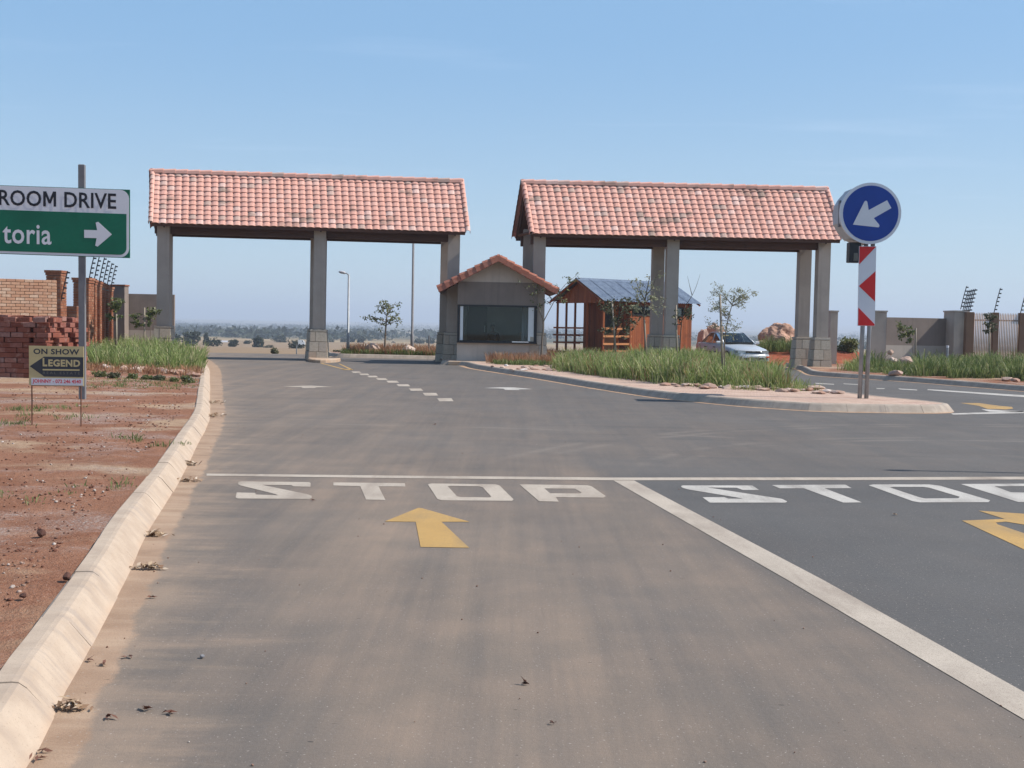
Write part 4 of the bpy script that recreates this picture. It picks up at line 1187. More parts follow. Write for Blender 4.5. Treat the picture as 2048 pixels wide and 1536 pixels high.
    # roof sheets, corrugated
    sheets = 8; sw = (L + 0.02) / sheets
    for side in (0, 1):
        for i in range(sheets):
            mb = MB(); n = 21; vs = []
            for y, z in ((-.04 if side == 0 else Wd + .04, ze + .0), (Wd / 2, zr)):
                for k in range(n):
                    x = i * sw + k * (sw + .03) / (n - 1)
                    vs.append((x, y, z + 0.05 + 0.016 * math.sin(k / (n - 1) * 2 * math.pi * 6) + 0.004 * (i % 2) + (0.01 if k in (0, n - 1) else 0)))
            mb.add(vs, [(k, k + 1, n + k + 1, n + k) if side == 0 else (k + 1, k, n + k, n + k + 1) for k in range(n - 1)])
            obj('roof_sheet', mb, M['sheet'], root, smooth=True, fix=False)
    mb = MB(); mb.add([(-.02, Wd / 2 - .16, zr - .03), (-.02, Wd / 2, zr + .085), (-.02, Wd / 2 + .16, zr - .03), (L + .05, Wd / 2 - .16, zr - .03), (L + .05, Wd / 2, zr + .085), (L + .05, Wd / 2 + .16, zr - .03)], [(0, 1, 4, 3), (1, 2, 5, 4)]); obj('ridge_cap', mb, M['sheet'], root)
    for x in (0.0, L - .01):
        for y0 in (-.02, Wd + .02):
            mb = MB(); mb.tube([(x, y0, ze - .02), (x, Wd / 2, zr - .02)], .05, 4); obj('bargeboard', mb, M['cabin'], root)
    return root
cabin()

# ================================================================== walls and fences
def wall(name, label, p, q, z1, zband, th=0.22, cap=True):
    p, q = Vector((*p, 0)), Vector((*q, 0)); d = q - p; L = d.length
    root = thing(name, label, 'wall', p, math.atan2(d.y, d.x))
    mb = MB(); mb.box((L / 2, 0, zband / 2), (L, th, zband)); obj('lower_wall', mb, M['pgrey'], root)
    mb = MB(); mb.box((L / 2, 0.003, (z1 + zband) / 2), (L, th, z1 - zband)); obj('upper_wall', mb, M['pdark'], root)
    return root
def pillar(label, x, y, w, z1, mat_='pgrey', capm=None, d=0.5):
    root = thing('wall_pillar', label, 'pillar', (x, y, 0), 0, 'plastered wall pillars')
    mb = MB(); mb.box((0, 0, z1 / 2), (w, d, z1), bev=0.01); obj('shaft', mb, M[mat_], root, fix=False)
    mb = MB(); mb.box((0, 0, z1 + 0.03), (w + .06, d + .06, 0.06)); obj('cap', mb, M[capm or mat_], root)
    return root
xa = lambda u, y, v=650: AT(u, v, y).x
pillar('grey pillar with red-brown cap at the end of the brick fence', xa(238, 46.5), 46.6, 0.56, AT(240, 572, 46.4).z, 'pdark', 'pierbrick')
wall('boundary_wall', 'two-tone grey wall behind the left column of the left canopy', (xa(249, 47), 47.0), (xa(345, 47), 47.3), AT(285, 588, 47).z, 1.02)
pillar('narrow grey pillar right behind the rightmost canopy column', xa(1666, 46.3), 46.4, 0.3, AT(1666, 624, 46.3).z)
pillar('grey pillar left of the two-tone wall, beside the red and white board', xa(1756, 46.3), 46.4, 0.6, AT(1756, 624, 46.3).z)
pillar('grey pillar where the two-tone wall meets the tan paling fence', xa(1919, 46.1), 46.5, 0.56, AT(1919, 624, 46.1).z, d=1.15)
wall('boundary_wall', 'two-tone grey wall with a diagonal shadow right of the traffic sign', (xa(1768, 46.4), 46.25), (xa(1908, 47), 47.0), AT(1840, 636, 46.7).z, 0.97)

def bracket_mb(h=1.0, lean=0.22, r=0.018, n=6):
    mb = MB(); mb.tube([(0, 0, 0), (lean * .45, 0, h * .5), (lean, 0, h)], r, 5)
    for i in range(n):
        t = (i + .8) / n * .98
        mb.box((lean * t + .045, 0, h * t), (.09, .035, .05))
    return mb
BRK = bracket_mb().mesh('electric_bracket')

# brick fence on the left: stepped piers with recessed panels
def brickwork(w, d, h, ch=0.086, bl=0.235, off=0):
    mb = MB(); n = int(h / ch)
    for i in range(n):
        z = (i + .5) * ch
        for fx, fy, ln, rot in ((0, -1, w, 0), (1, 0, d, 1), (0, 1, w, 0), (-1, 0, d, 1)):
            k = max(1, round(ln / bl)); o_ = 0.5 if i % 2 else 0.0
            x = -ln / 2
            edges = [-ln / 2] + [v_ for v_ in (-ln / 2 + (j + o_) * ln / k for j in range(0, k + 1)) if -ln / 2 + .03 < v_ < ln / 2 - .03] + [ln / 2]
            for e0, e1 in zip(edges, edges[1:]):
                c = (e0 + e1) / 2; pr = rnd.uniform(0, .005)
                if rot == 0: mb.box((c, fy * (d / 2 + pr - .01), z), (e1 - e0 - .012, .04, ch - .012))
                else: mb.box((fx * (w / 2 + pr - .01), c, z), (.04, e1 - e0 - .012, ch - .012))
    return mb
def pier(root, x, y, w, d, h, cap=True, mat_='pierbrick'):
    mb = MB(); mb.box((0, 0, h / 2), (w - .02, d - .02, h)); o = obj('pier', mb, M['mortar'], root, loc=(x, y, 0))
    tag(obj('brickwork', brickwork(w, d, h), M[mat_], o, fix=False), kind='stuff')
    if cap:
        for k, (zz, g) in enumerate(((h + .045, .05), (h + .13, .10))):
            mb = MB(); mb.box((0, 0, zz), (w + g, d + g, .08)); obj('cap', mb, M[mat_], o)
    return o
bf = thing('brick_fence', 'red brick fence of stepped piers running towards the left canopy', 'brick fence')
ds_ = [38, 39.7, 41.4, 43, 44.5, 45.7]; us_ = [177, 187, 197, 205, 213, 220.7]
prev = None
for i, (d, u) in enumerate(zip(ds_, us_)):
    xr = xa(u, d - .23); w = 0.5 if i == 0 else .42
    h = AT(u - 5, 556 + i * 3.6, d).z - .17
    pier(bf, xr - w / 2, d, w, .46 if i == 0 else .17, h)
    o = link('electric_bracket', BRK, M['darksteel'], bf, (xr - .08, d, h + .05)); 
    if prev:
        px_, pd = prev; ln = math.hypot(xr - .3 - px_, d - pd) - .1
        mb = MB(); mb.box((0, 0, 1.15), (.22, ln - .2, 2.3)); oo = obj('panel', mb, M['mortar'], bf, loc=((xr - .3 + px_) / 2 - .05, (d + pd) / 2, 0))
        oo.rotation_euler = (0, 0, math.atan2(d - pd, xr - .3 - px_) - math.pi / 2)
        tag(obj('brickwork', brickwork(.24, ln - .2, 2.3, bl=.24), M['pierbrick'], oo, fix=False), kind='stuff')
    prev = (xr - .3, d)
tp = thing('brick_pier', 'tall red brick pier with corbelled cap behind the tan brick wall', 'brick pier', (xa(108, 36), 36.2, 0))
pier(tp, 0, 0, .45, .46, AT(110, 545, 36).z - .1)
link('electric_bracket', BRK, M['darksteel'], tp, (.22, -.2, 2.0))
lw = thing('brick_wall', 'low reddish brick wall between the tall pier and the brick fence', 'brick wall', (xa(137, 37.5), 37.6, 0))
mb = MB(); mb.box((0, 0, AT(137, 612, 37.5).z / 2), (.55, .2, AT(137, 612, 37.5).z)); pp = obj('core', mb, M['mortar'], lw)
tag(obj('brickwork', brickwork(.57, .22, AT(137, 612, 37.5).z), M['pierbrick'], pp, fix=False), kind='stuff')

# tan brick wall lit by the sun, single bricks
bw_top = AT(108, 557, 32).z
bwp = AT(112, 600, 32)
tw = thing('brick_wall', 'sunlit tan brick wall standing behind the stack of red bricks', 'brick wall', (bwp.x, 32, 0), R(30))
nC = int(bw_top / .086); L = 3.9
mb = MB(); mb.box((-L / 2, .115, nC * .086 / 2), (L - .02, .2, nC * .086 - .01)); obj('core', mb, M['mortar'], tw)
bt = MB(); bt.box((0, 0, 0), (.224, .06, .074), bev=.004); bt = bt.mesh('brick', fix=False)
bh = MB(); bh.box((0, 0, 0), (.108, .06, .074), bev=.004); bh = bh.mesh('brick', fix=False)
low = MB(); cnt = 0
for i in range(nC - 1, -1, -1):
    z = (i + .5) * .086; x = 0.0
    first = True
    while x > -L:
        half = first and i % 2
        w_ = .108 if half else .224
        first = False
        c = (x - w_ / 2, rnd.uniform(-.004, .003), z)
        if i >= nC - 15 and cnt < 290:
            o = link('brick', bh if half else bt, M['tanbrick'], tw, c); cnt += 1
        else: low.box(c, (w_, .06, .074))
        x -= w_ + .012
    low.box((-.0 + .012, .13, z), (.03, .19, .074))
tag(obj('brickwork', low, M['tanbrick'], tw, fix=False), kind='stuff')

# stack of red bricks
pb = G(148, 771, .1)
bp = thing('brick_stack', 'stack of loose dark red bricks on the bare soil at the left edge', 'brick stack', (AT(96, 700, 25.9).x, 25.9, 0.12), R(-5))
BL, BH, BD = .30, .118, .145
bm0 = MB(); bm0.box((0, 0, 0), (BL - .012, BD - .008, BH - .008), bev=.006); bm0 = bm0.mesh('brick', fix=False)
n = 0
for i in range(12):
    z = (i + .5) * BH
    o_ = -.15 if i % 2 else 0
    for j in range(8):                                   # front face, stretchers
        if rnd.random() < .03 and i > 6: continue
        if n < 285:
            b = link('brick', bm0, M['redbrick'], bp, (-BL / 2 - j * BL + (o_ if j else o_ * .4) + rnd.uniform(-.02, .02), rnd.uniform(-.03, .02) + BD / 2, z)); b.rotation_euler = (0, 0, rnd.uniform(-.06, .06)); n += 1
    for j in range(1, 7):                                # right face, headers and stretchers, stepping back raggedly
        if i > 10 - j * .25 and j > 2 and rnd.random() < .5: continue
        if n < 285:
            b = link('brick', bm0, M['redbrick'], bp, (-BD / 2 - .03 + rnd.uniform(-.05, .05) + (.10 if (i + j) % 3 == 0 else 0), j * BL + .05 + (o_ if i % 2 else 0), z)); b.rotation_euler = (0, 0, math.pi / 2 + rnd.uniform(-.09, .09)); n += 1
mb = MB(); mb.box((-1.2, 1.0, 6 * BH - .08), (2.0, 1.6, 11.3 * BH)); obj('inner_bricks', mb, M['redbrick'], bp)
for j in range(8):
    for k in range(4):
        if n < 298:
            b = link('brick', bm0, M['redbrick'], bp, (-.3 - j * BL, .35 + k * .4, 11.75 * BH + rnd.uniform(-.02, .02))); b.rotation_euler = (0, rnd.uniform(-.05, .05), rnd.uniform(-.5, .5)); n += 1

# right: paling fence
fz = AT(1990, 628, 45.8).z
pf = thing('paling_fence', 'tan paling fence with square posts beyond the grass at the right edge', 'fence', (xa(1946, 45.8), 45.8, 0))
mb = MB()
for i in range(72):
    x = .05 + i * .066
    mb.tube([(x, 0, .05), (x, 0, fz - .04)], [.024, .024], 6); mb.tube([(x, 0, fz - .04), (x, 0, fz + .05)], [.024, .004], 6, cap=False)
M['pale'] = simple('tan_fence_paint', (0.43, 0.30, 0.225), .7, .08, 4)
M['brownpost'] = m_plaster('brown_post', (0.20, 0.125, 0.085))
tag(obj('palings', mb, M['pale'], pf, smooth=True), kind='stuff')
for z in (fz - .26, .45):
    mb = MB(); mb.box((2.4, .05, z), (4.9, .05, .06)); obj('rail', mb, M['brownpost'], pf)
for u in (1938.5, 1990.5, 2043.5, 2096):
    mb = MB(); mb.box((0, 0, (fz + .06) / 2), (.22 if u > 1940 else .30, .24, fz + .06), bev=.01); o = obj('post', mb, M['brownpost'], pf, fix=False, loc=(xa(u, 45.75) - pf.location.x, -.02, 0))
    if u > 1950: link('electric_bracket', BRK, M['darksteel'], pf, (xa(u, 45.75) - pf.location.x - .05, .0, fz + .05))
for i in range(6):
    link('electric_bracket', BRK, M['darksteel'], pf, (xa(1937 - i * 3.4, 46.1 + i * .5) - pf.location.x, .3 + i * .5, fz + .02 + (.2 if i == 5 else 0)))

# ================================================================== car
def car():
    fr = AT(1496, 700, 45.0)
    hd = R(28)                                    # nose turned towards the camera's left-to-right
    root = thing('parked_car', 'silver saloon car parked facing the camera between the canopy columns', 'car', (0, 0, 0), -R(8))
    sec = [(-2.12, .60, .30, .58), (-2.06, .74, .24, .66), (-1.9, .80, .21, .725), (-1.4, .83, .2, .80), (-.85, .84, .2, .885), (-.72, .845, .2, .915), (.1, .845, .2, .925), (1.2, .84, .2, .94), (1.45, .83, .2, .955), (1.95, .78, .24, .93), (2.08, .72, .32, .86), (2.12, .62, .36, .6)]
    vs, n = [], 12
    for y, w, zb, zt in sec:
        zm = zb + (zt - zb) * .55
        half = [(0, zb), (w * .86, zb), (w * .985, zb + .08), (w, zm), (w * .975, zt - .07), (w * .88, zt - .012), (0, zt + .012)]
        ring = half + [(-x, z) for x, z in half[-2:0:-1]]
        vs += [(x, y, z) for x, z in ring]
    n = 12
    fs = [(i * n + k, i * n + (k + 1) % n, (i + 1) * n + (k + 1) % n, (i + 1) * n + k) for i in range(len(sec) - 1) for k in range(n)]
    fs += [tuple(range(n))[::-1], tuple((len(sec) - 1) * n + k for k in range(n))]
    mb = MB(); mb.add(vs, fs)
    body = obj('body', mb, M['carpaint'], root, smooth=True)
    # cabin frame
    zb_, zr_ = .90, 1.385
    rows = [(-.80, .74, zb_), (-.02, .575, zr_ - .02), (.35, .59, zr_ + .012), (.85, .58, zr_ - .01), (1.55, .70, zb_ + .03)]
    mb = MB(); 
    top = [(-w + 2 * w * k / 6, y, z + (.012 * (1 - abs(k / 3 - 1)) if 0 < i < 4 else 0)) for i, (y, w, z) in enumerate(rows[1:4]) for k in range(7)]
    mb.add(top, [(i * 7 + k, i * 7 + k + 1, (i + 1) * 7 + k + 1, (i + 1) * 7 + k) for i in range(2) for k in range(6)])
    obj('roof', mb, M['carpaint'], root, smooth=True)
    for sx_ in (-1, 1):
        A_ = [(sx_ * .75, -.82, .905), (sx_ * .575, -.02, zr_ - .015)]
        mb = MB(); mb.tube(A_, .03, 6); mb.tube([(sx_ * .575, -.02, zr_ - .015), (sx_ * .592, .35, zr_ + .0), (sx_ * .58, .85, zr_ - .02), (sx_ * .70, 1.58, .93)], .03, 6)
        mb.tube([(sx_ * .78, .25, .92), (sx_ * .592, .36, zr_ - .01)], .03, 6)
        obj('pillar', mb, M['carpaint'], root, smooth=True)
        for q in ([(.80, -.74, .915), (.80, .22, .925), (.60, .33, zr_ - .02), (.585, .0, zr_ - .035)], [(.80, .28, .925), (.79, 1.0, .94), (.60, .86, zr_ - .03), (.60, .4, zr_ - .02)], [(.79, 1.02, .94), (.72, 1.52, .945), (.60, .9, zr_ - .035)]):
            mb = MB(); mb.add([(sx_ * x, y, z) for x, y, z in q], [tuple(range(len(q)))]); obj('side_window', mb, M['carglass'], root)
    mb = MB(); mb.add([(-.73, -.81, .91), (.73, -.81, .91), (.56, -.03, zr_ - .02), (-.56, -.03, zr_ - .02), (0, -.85, .915), (0, -.05, zr_ - .01)], [(0, 4, 5, 3), (4, 1, 2, 5)]); obj('windscreen', mb, M['carglass'], root)
    mb = MB(); mb.add([(-.68, 1.57, .945), (.68, 1.57, .945), (.56, .87, zr_ - .02), (-.56, .87, zr_ - .02)], [(0, 1, 2, 3)]); obj('rear_window', mb, M['carglass'], root)
    # cabin inside
    mb = MB(); mb.box((0, .35, .90), (1.4, 1.9, .06)); mb.box((0, -.62, .93), (1.3, .35, .12)); obj('interior', mb, M['plastic'], root)
    for x in (-.35, .35):
        mb = MB(); mb.box((x, .15, 1.02), (.45, .12, .35), bev=.04); mb.box((x, .17, 1.25), (.24, .09, .14), bev=.03); obj('seat', mb, M['plastic'], root, fix=False)
    mb = MB(); mb.box((0, -.18, 1.27), (.22, .03, .06)); obj('rear_view_mirror', mb, M['plastic'], root)
    mb = MB(); mb.box((-.38, -.25, 1.20), (.26, .012, .17)); obj('sun_visor', mb, M['gold'], root)
    # front
    for sx_ in (-1, 1):
        mb = MB(); mb.add([(sx_ * .36, -2.135, .56), (sx_ * .70, -2.105, .555), (sx_ * .80, -1.96, .57), (sx_ * .80, -1.93, .66), (sx_ * .69, -2.085, .668), (sx_ * .37, -2.13, .655)], [(0, 1, 4, 5), (1, 2, 3, 4)])
        obj('headlight', mb, M['carlight'], root)
        mb = MB(); mb.box((sx_ * .66, -2.165, .40), (.2, .04, .07), rz=sx_ * .25, bev=.01); obj('indicator', mb, M['amber'] if sx_ > 0 else M['carlight'], root, fix=False)
        mb = MB(); mb.box((sx_ * .92, -.62, .96), (.2, .1, .13), bev=.03); mb.tube([(sx_ * .78, -.66, .93), (sx_ * .88, -.62, .94)], .025, 5); obj('door_mirror', mb, M['carpaint'], root, fix=False)
        mb = MB(); mb.tube([(sx_ * .847, -.6, .55), (sx_ * .853, .2, .56), (sx_ * .853, 1.0, .58)], .018, 4); obj('side_moulding', mb, M['plastic'], root)
        for y in (-.05, .85):
            mb = MB(); mb.box((sx_ * .852, y, .76), (.03, .17, .035)); obj('door_handle', mb, M['plastic'], root)
        for y in (-1.32, 1.28):
            mb = MB(); p = [(0, sx_ * 0, 0)]
            mb.tube([(sx_ * .66, y, .295), (sx_ * .68, y, .295), (sx_ * .83, y, .295), (sx_ * .855, y, .295)], [.27, .295, .295, .265], 20); w_ = obj('wheel', mb, M['rubber'], root)
            mb = MB(); mb.tube([(sx_ * .85, y, .295), (sx_ * .862, y, .295)], [.19, .18], 16); obj('rim', mb, M['carlight'], w_)
            mb = MB(); vv = [(sx_ * .851, y + math.cos(a) * r_, .295 + math.sin(a) * r_) for r_ in (.29, .345) for a in np.linspace(-.1, math.pi + .1, 14)]
            mb.add(vv, [(k, k + 1, 15 + k, 14 + k) for k in range(13)]); obj('wheel_arch', mb, M['plastic'], root)
    mb = MB()
    prof = [(-.80, -1.85), (-.76, -2.06), (-.5, -2.15), (0, -2.18), (.5, -2.15), (.76, -2.06), (.80, -1.85)]
    vs = []
    for z, k in ((.22, .0), (.26, .02), (.47, .03), (.50, .0)):
        vs += [(x, y - k, z) for x, y in prof]
    mb.add(vs, [(i * 7 + k, i * 7 + k + 1, (i + 1) * 7 + k + 1, (i + 1) * 7 + k) for i in range(3) for k in range(6)]); obj('bumper', mb, M['carpaint'], root, smooth=True)
    mb = MB(); mb.box((0, -2.2, .335), (.95, .03, .08), bev=.01); obj('air_intake', mb, M['plastic'], root, fix=False)
    mb = MB(); mb.box((0, -2.225, .345), (.44, .012, .1)); obj('number_plate', mb, M['boardgrey'], root)
    gr = MB(); gr.box((0, -2.12, .605), (.68, .05, .085), bev=.01); g_ = obj('grille', gr, M['plastic'], root, fix=False)
    mb = MB(); mb.box((0, -2.147, .61), (.16, .012, .03), bev=.004); obj('badge', mb, M['carlight'], g_, fix=False)
    mb = MB(); mb.box((0, -1.9, .19), (1.3, .5, .04)); obj('underbody', mb, M['plastic'], root)
    return root
CAR = car()
CAR.rotation_euler = (0, 0, R(15))
_c = AT(1464, 700, 47.0); CAR.location = (_c.x, 47.2, 0.02); CAR.scale = (.95, .95, .97)

# ================================================================== signs
def plate(name, poly, z, mat_, parent, th=0.003):       # flat piece in the local xz plane facing -y, proud by z
    n = len(poly); mb = MB()
    vs = [(x, -z - th, y) for x, y in poly] + [(x, -z, y) for x, y in poly]
    bm = bmesh.new(); V_ = [bm.verts.new(p) for p in vs]
    f = bm.faces.new(V_[:n]); bm.faces.new(V_[n:][::-1])
    for i in range(n): bm.faces.new((V_[i], V_[(i + 1) % n], V_[n + (i + 1) % n], V_[n + i]))
    bmesh.ops.recalc_face_normals(bm, faces=bm.faces[:])
    bmesh.ops.triangulate(bm, faces=[f for f in bm.faces if len(f.verts) > 4], ngon_method='EAR_CLIP')
    me = bpy.data.meshes.new(name); bm.to_mesh(me); bm.free()
    return link(name, me, mat_, parent)
def words(name, txt, x0, z0, w, h, y, mat_, parent, bold=0.0, spacing=1.0, shear=0.0, big_m=None):
    a, fs = text_mesh(txt, w, h, bold, spacing)          # every letter becomes a part of its own
    root = list(range(len(a)))
    def find(i):
        while root[i] != i: root[i] = root[root[i]]; i = root[i]
        return i
    for f in fs:
        for i in f[1:]: root[find(i)] = find(f[0])
    comps = {}
    for f in fs: comps.setdefault(find(f[0]), []).append(f)
    sp = sorted((min(a[i][0] for f in F_ for i in f), max(a[i][0] for f in F_ for i in f), F_) for F_ in comps.values())
    out_ = []
    for lo, hi, F_ in sp:
        if out_ and lo < out_[-1][1] - .3 * (hi - lo): out_[-1] = (out_[-1][0], max(hi, out_[-1][1]), out_[-1][2] + F_)
        else: out_.append((lo, hi, F_))
    for ci, (lo, hi, F_) in enumerate(out_):
        if ci == big_m:
            P_ = [(0, 0), (0, 1), (.24, 1), (.5, .44), (.76, 1), (1, 1), (1, 0), (.8, 0), (.8, .66), (.58, .2), (.42, .2), (.2, .66), (.2, 0)]
            plate(name, [(x0 + lo + (hi - lo) * p, z0 + .02 * h + h * .96 * q + shear * lo) for p, q in P_], y - .001, mat_, parent, .001); continue
        ids = sorted({i for f in F_ for i in f}); mp_ = {i: k for k, i in enumerate(ids)}
        me = bpy.data.meshes.new(name)
        me.from_pydata([(x0 + a[i][0], -y, z0 + a[i][1] + shear * a[i][0]) for i in ids], [], [tuple(mp_[i] for i in f) for f in F_])
        link(name, me, mat_, parent)

def street_sign():
    D = 19.5; pxm = F / D
    b = AT(161, 816, D); b.z = 0.12
    root = thing('street_sign', 'large white and green direction sign on a grey post at the left edge', 'road sign', b, R(2))
    o_ = AT(161, 816, D)
    X = lambda u, v=440: AT(u, v, D).x - b.x
    Z = lambda v, u=161: AT(u, v, D).z - b.z
    mb = MB(); mb.box((0.015, 0.06, Z(328) / 2 - .1), (.105, .075, Z(328) + .2), bev=.012); obj('post', mb, M['polegrey'], root, fix=False)
    mb = MB(); mb.box((-2.3, 0.06, Z(328) / 2 - .1), (.105, .075, Z(328) + .2), bev=.012); obj('post', mb, M['polegrey'], root, fix=False)
    xr, xl = X(258.5), X(258.5) - 4.0
    zt, zb = Z(379, 258), Z(516, 258)
    t = -0.013                                       # the panel hangs slightly out of level
    S = lambda P_: [(x, z + t * (x - xr)) for x, z in P_]
    mb = MB(); mb.prism(S([(xl, zb), (xr, zb), (xr, zt), (xl, zt)]), -0.002, 0.022, Matrix(((1, 0, 0, 0), (0, 0, 1, 0), (0, 1, 0, 0), (0, 0, 0, 1)))); obj('panel', mb, M['signgreen'], root)
    def rr(x0, z0, x1, z1, r, corners):
        P_ = []
        for (cx, cz, a0, k) in ((x1 - r, z1 - r, 0, 'tr'), (x0 + r, z1 - r, 90, 'tl'), (x0 + r, z0 + r, 180, 'bl'), (x1 - r, z0 + r, 270, 'br')):
            if k in corners: P_ += [(cx + r * math.cos(R(a0 + i * 15)), cz + r * math.sin(R(a0 + i * 15))) for i in range(7)]
            else: P_.append({'tr': (x1, z1), 'tl': (x0, z1), 'bl': (x0, z0), 'br': (x1, z0)}[k])
        return P_
    plate('border', S(rr(xl + .01, zb + .01, xr - .012, zt - .008, .15, ('tr', 'br'))), 0.003, M['signwhite'], root)
    zm = Z(428, 258)
    plate('green_field', S(rr(xl + .04, zb + .05, xr - .055, zm, .12, ('br',))), 0.007, M['signgreen'], root)
    words('letter', 'ROOM DRIVE', X(1), Z(411, 0), X(232) - X(1), 0.268, 0.0115, M['signblack'], root, 0.016, 1.03, t, 3)
    words('letter', 'toria', X(8), Z(487, 8), X(104) - X(8), 0.335, 0.0115, M['signwhite'], root, 0.014, 1.05, t)
    Q = [(447, 423), (515, 425), (507, 385), (520, 380), (592, 447), (517, 512), (505, 506), (512, 467), (447, 465)]
    plate('arrow', [(X(x / 2.648, 300 + y / 2.648), Z(300 + y / 2.648, x / 2.648)) for x, y in Q], 0.0115, M['signwhite'], root)
    for z in (zt - .2, zb + .2):
        mb = MB(); mb.box((.02, .03, z + .02), (.2, .02, .05)); obj('clamp', mb, M['steel'], root)
street_sign()

def show_board():
    D = 16.2; pxm = F / D
    b = G(112, 851, 0.13)
    root = thing('estate_board', 'gold and grey show house board on two thin rods in red soil', 'sign', (b.x, b.y, 0.12), R(1))
    X = lambda u: (u - 112) / pxm
    Z = lambda v: (851 - v) / pxm
    mb = MB(); mb.box(((X(63) + X(163)) / 2, 0.006, (Z(703) + Z(776)) / 2), (X(163) - X(63), .012, Z(703) - Z(776))); obj('panel', mb, M['gold'], root)
    for u in (67, 157):
        mb = MB(); mb.tube([(X(u), .02, -.15), (X(u), .02, Z(706))], .0085, 6); obj('leg', mb, M['rust'], root)
    mb = MB(); mb.tube([(X(67), .02, Z(776)), (X(157), .02, Z(776))], .0085, 6); obj('crossbar', mb, M['rust'], root)
    q = lambda x, y: (X(x / 5.12), Z(500 + y / 5.12))
    plate('arrow', [q(330, 1233), q(465, 1140), q(834, 1140), q(834, 1327), q(465, 1328)], 0.001, M['slate'], root, .002)
    plate('strip', [q(343, 1410), q(828, 1408), q(828, 1340), q(343, 1342)], 0.001, M['signwhite'], root, .002)
    def wq(t, x0, x1, y0, y1, m_, bold=0.0, sp=1.0, yy=.0045):
        a, b_ = q(x0, y1), q(x1, y0); words('letter', t, a[0], a[1], b_[0] - a[0], b_[1] - a[1], yy, m_, root, bold, sp)
    wq('ON SHOW', 365, 795, 1065, 1118, M['slate'], .03, 1.05, .002)
    wq('L', 452, 495, 1153, 1232, M['gold'], .04)
    wq('EGEND', 505, 803, 1165, 1232, M['gold'], .04, 1.08)
    plate('rule', [q(452, 1270), q(797, 1268), q(797, 1255), q(452, 1257)], .0035, M['gold'], root, .001)
    wq('REAL ESTATE', 455, 800, 1280, 1304, M['boardgrey'], .0, 1.5)
    wq('JOHNNY - 072 246 4540', 357, 810, 1353, 1398, M['pinkred'], .025)
show_board()

def keep_sign():
    b = G(1727, 797, 0.15); D = b.y; pxm = F / D * (1 / math.cos(math.atan((1727 - U0) / F))) ** 0
    root = thing('traffic_sign', 'round blue arrow sign over a red and white board on two poles', 'traffic sign', (b.x, D, 0.14), R(-1))
    X = lambda u, v=600: AT(u, v, D).x - b.x
    Z = lambda v, u=1735: AT(u, v, D).z - .14
    for u in (1721, 1734.5):
        mb = MB(); mb.tube([(X(u, 797), .07, -.1), (X(u + 13.5, 480), .07, Z(480))], .046, 10); obj('pole', mb, M['steel'], root, smooth=True)
    cx, cz, r_ = X(1740, 427), Z(427), 60.5 / pxm
    cx -= 0.0
    oct_ = lambda r, n=16, a0=0: [(cx + r * math.cos(a0 + 2 * math.pi * i / n), cz + r * math.sin(a0 + 2 * math.pi * i / n)) for i in range(n)]
    MX = Matrix(((1, 0, 0, 0), (0, 0, 1, 0), (0, 1, 0, 0), (0, 0, 0, 1)))
    mb = MB(); mb.prism(oct_(r_ * 1.0, 10, R(18)), .02, .60, MX @ Matrix.Translation((0, 0, 0))); obj('light_box', mb, M['signbody'], root)
    mb = MB(); mb.prism(oct_(r_ * .96, 40), .60, .64, MX); obj('back_cover', mb, M['signbody'], root)
    mb = MB(); mb.prism(oct_(r_, 48), -.045, .035, MX); obj('rim', mb, M['signwhite'], root)
    mb = MB(); mb.box((cx - r_ * .96 + .02, .16, cz), (.03, .1, .55)); obj('hinge_plate', mb, M['polegrey'], root)
    plate('blue_disc', oct_(r_ * .905, 48), .046, M['signblue'], root)
    q = lambda x, y: (cx + (x - 442) / 3.2 / pxm, cz - (y - 282) / 3.2 / pxm)
    plate('arrow', [q(*p) for p in ((332, 355), (398, 212), (404, 204), (412, 204), (418, 211), (428, 262), (542, 198), (571, 247), (462, 312), (497, 352), (500, 362), (494, 370))], .051, M['signwhite'], root)
    mb = MB(); mb.box((X(1711, 505), .13, Z(505)), (.24, .22, .42), bev=.01); obj('control_box', mb, M['plastic'], root, fix=False)
    mb = MB(); mb.box((X(1712, 514), .012, Z(514)), (.09, .02, .16)); obj('label_plate', mb, M['boardgrey'], root)
    # red and white board
    x0, x1, z0, z1 = X(1715.5, 652), X(1749.5, 652), Z(652), Z(492.5)
    lean = X(1718.5, 492.5) - x0
    L = lambda x, z: (x + lean * (z - z0) / (z1 - z0) , z)
    mb = MB(); mb.prism([L(x0, z0), L(x1, z0), L(x1, z1), L(x0, z1)], .0, .025, MX); bd = obj('marker_board', mb, M['signwhite'], root)
    u_ = lambda a, b_: L(x0 + (x1 - x0) * a, z1 - (z1 - z0) * b_)
    for P_ in ([u_(0.02, .004), u_(.98, .004), u_(.02, .228)], [u_(.98, .31), u_(.02, .50), u_(.98, .69)], [u_(.02, .77), u_(.98, .975), u_(.98, .996), u_(.02, .996)]):
        plate('red_chevron', P_, .002, M['signred'], bd)
keep_sign()

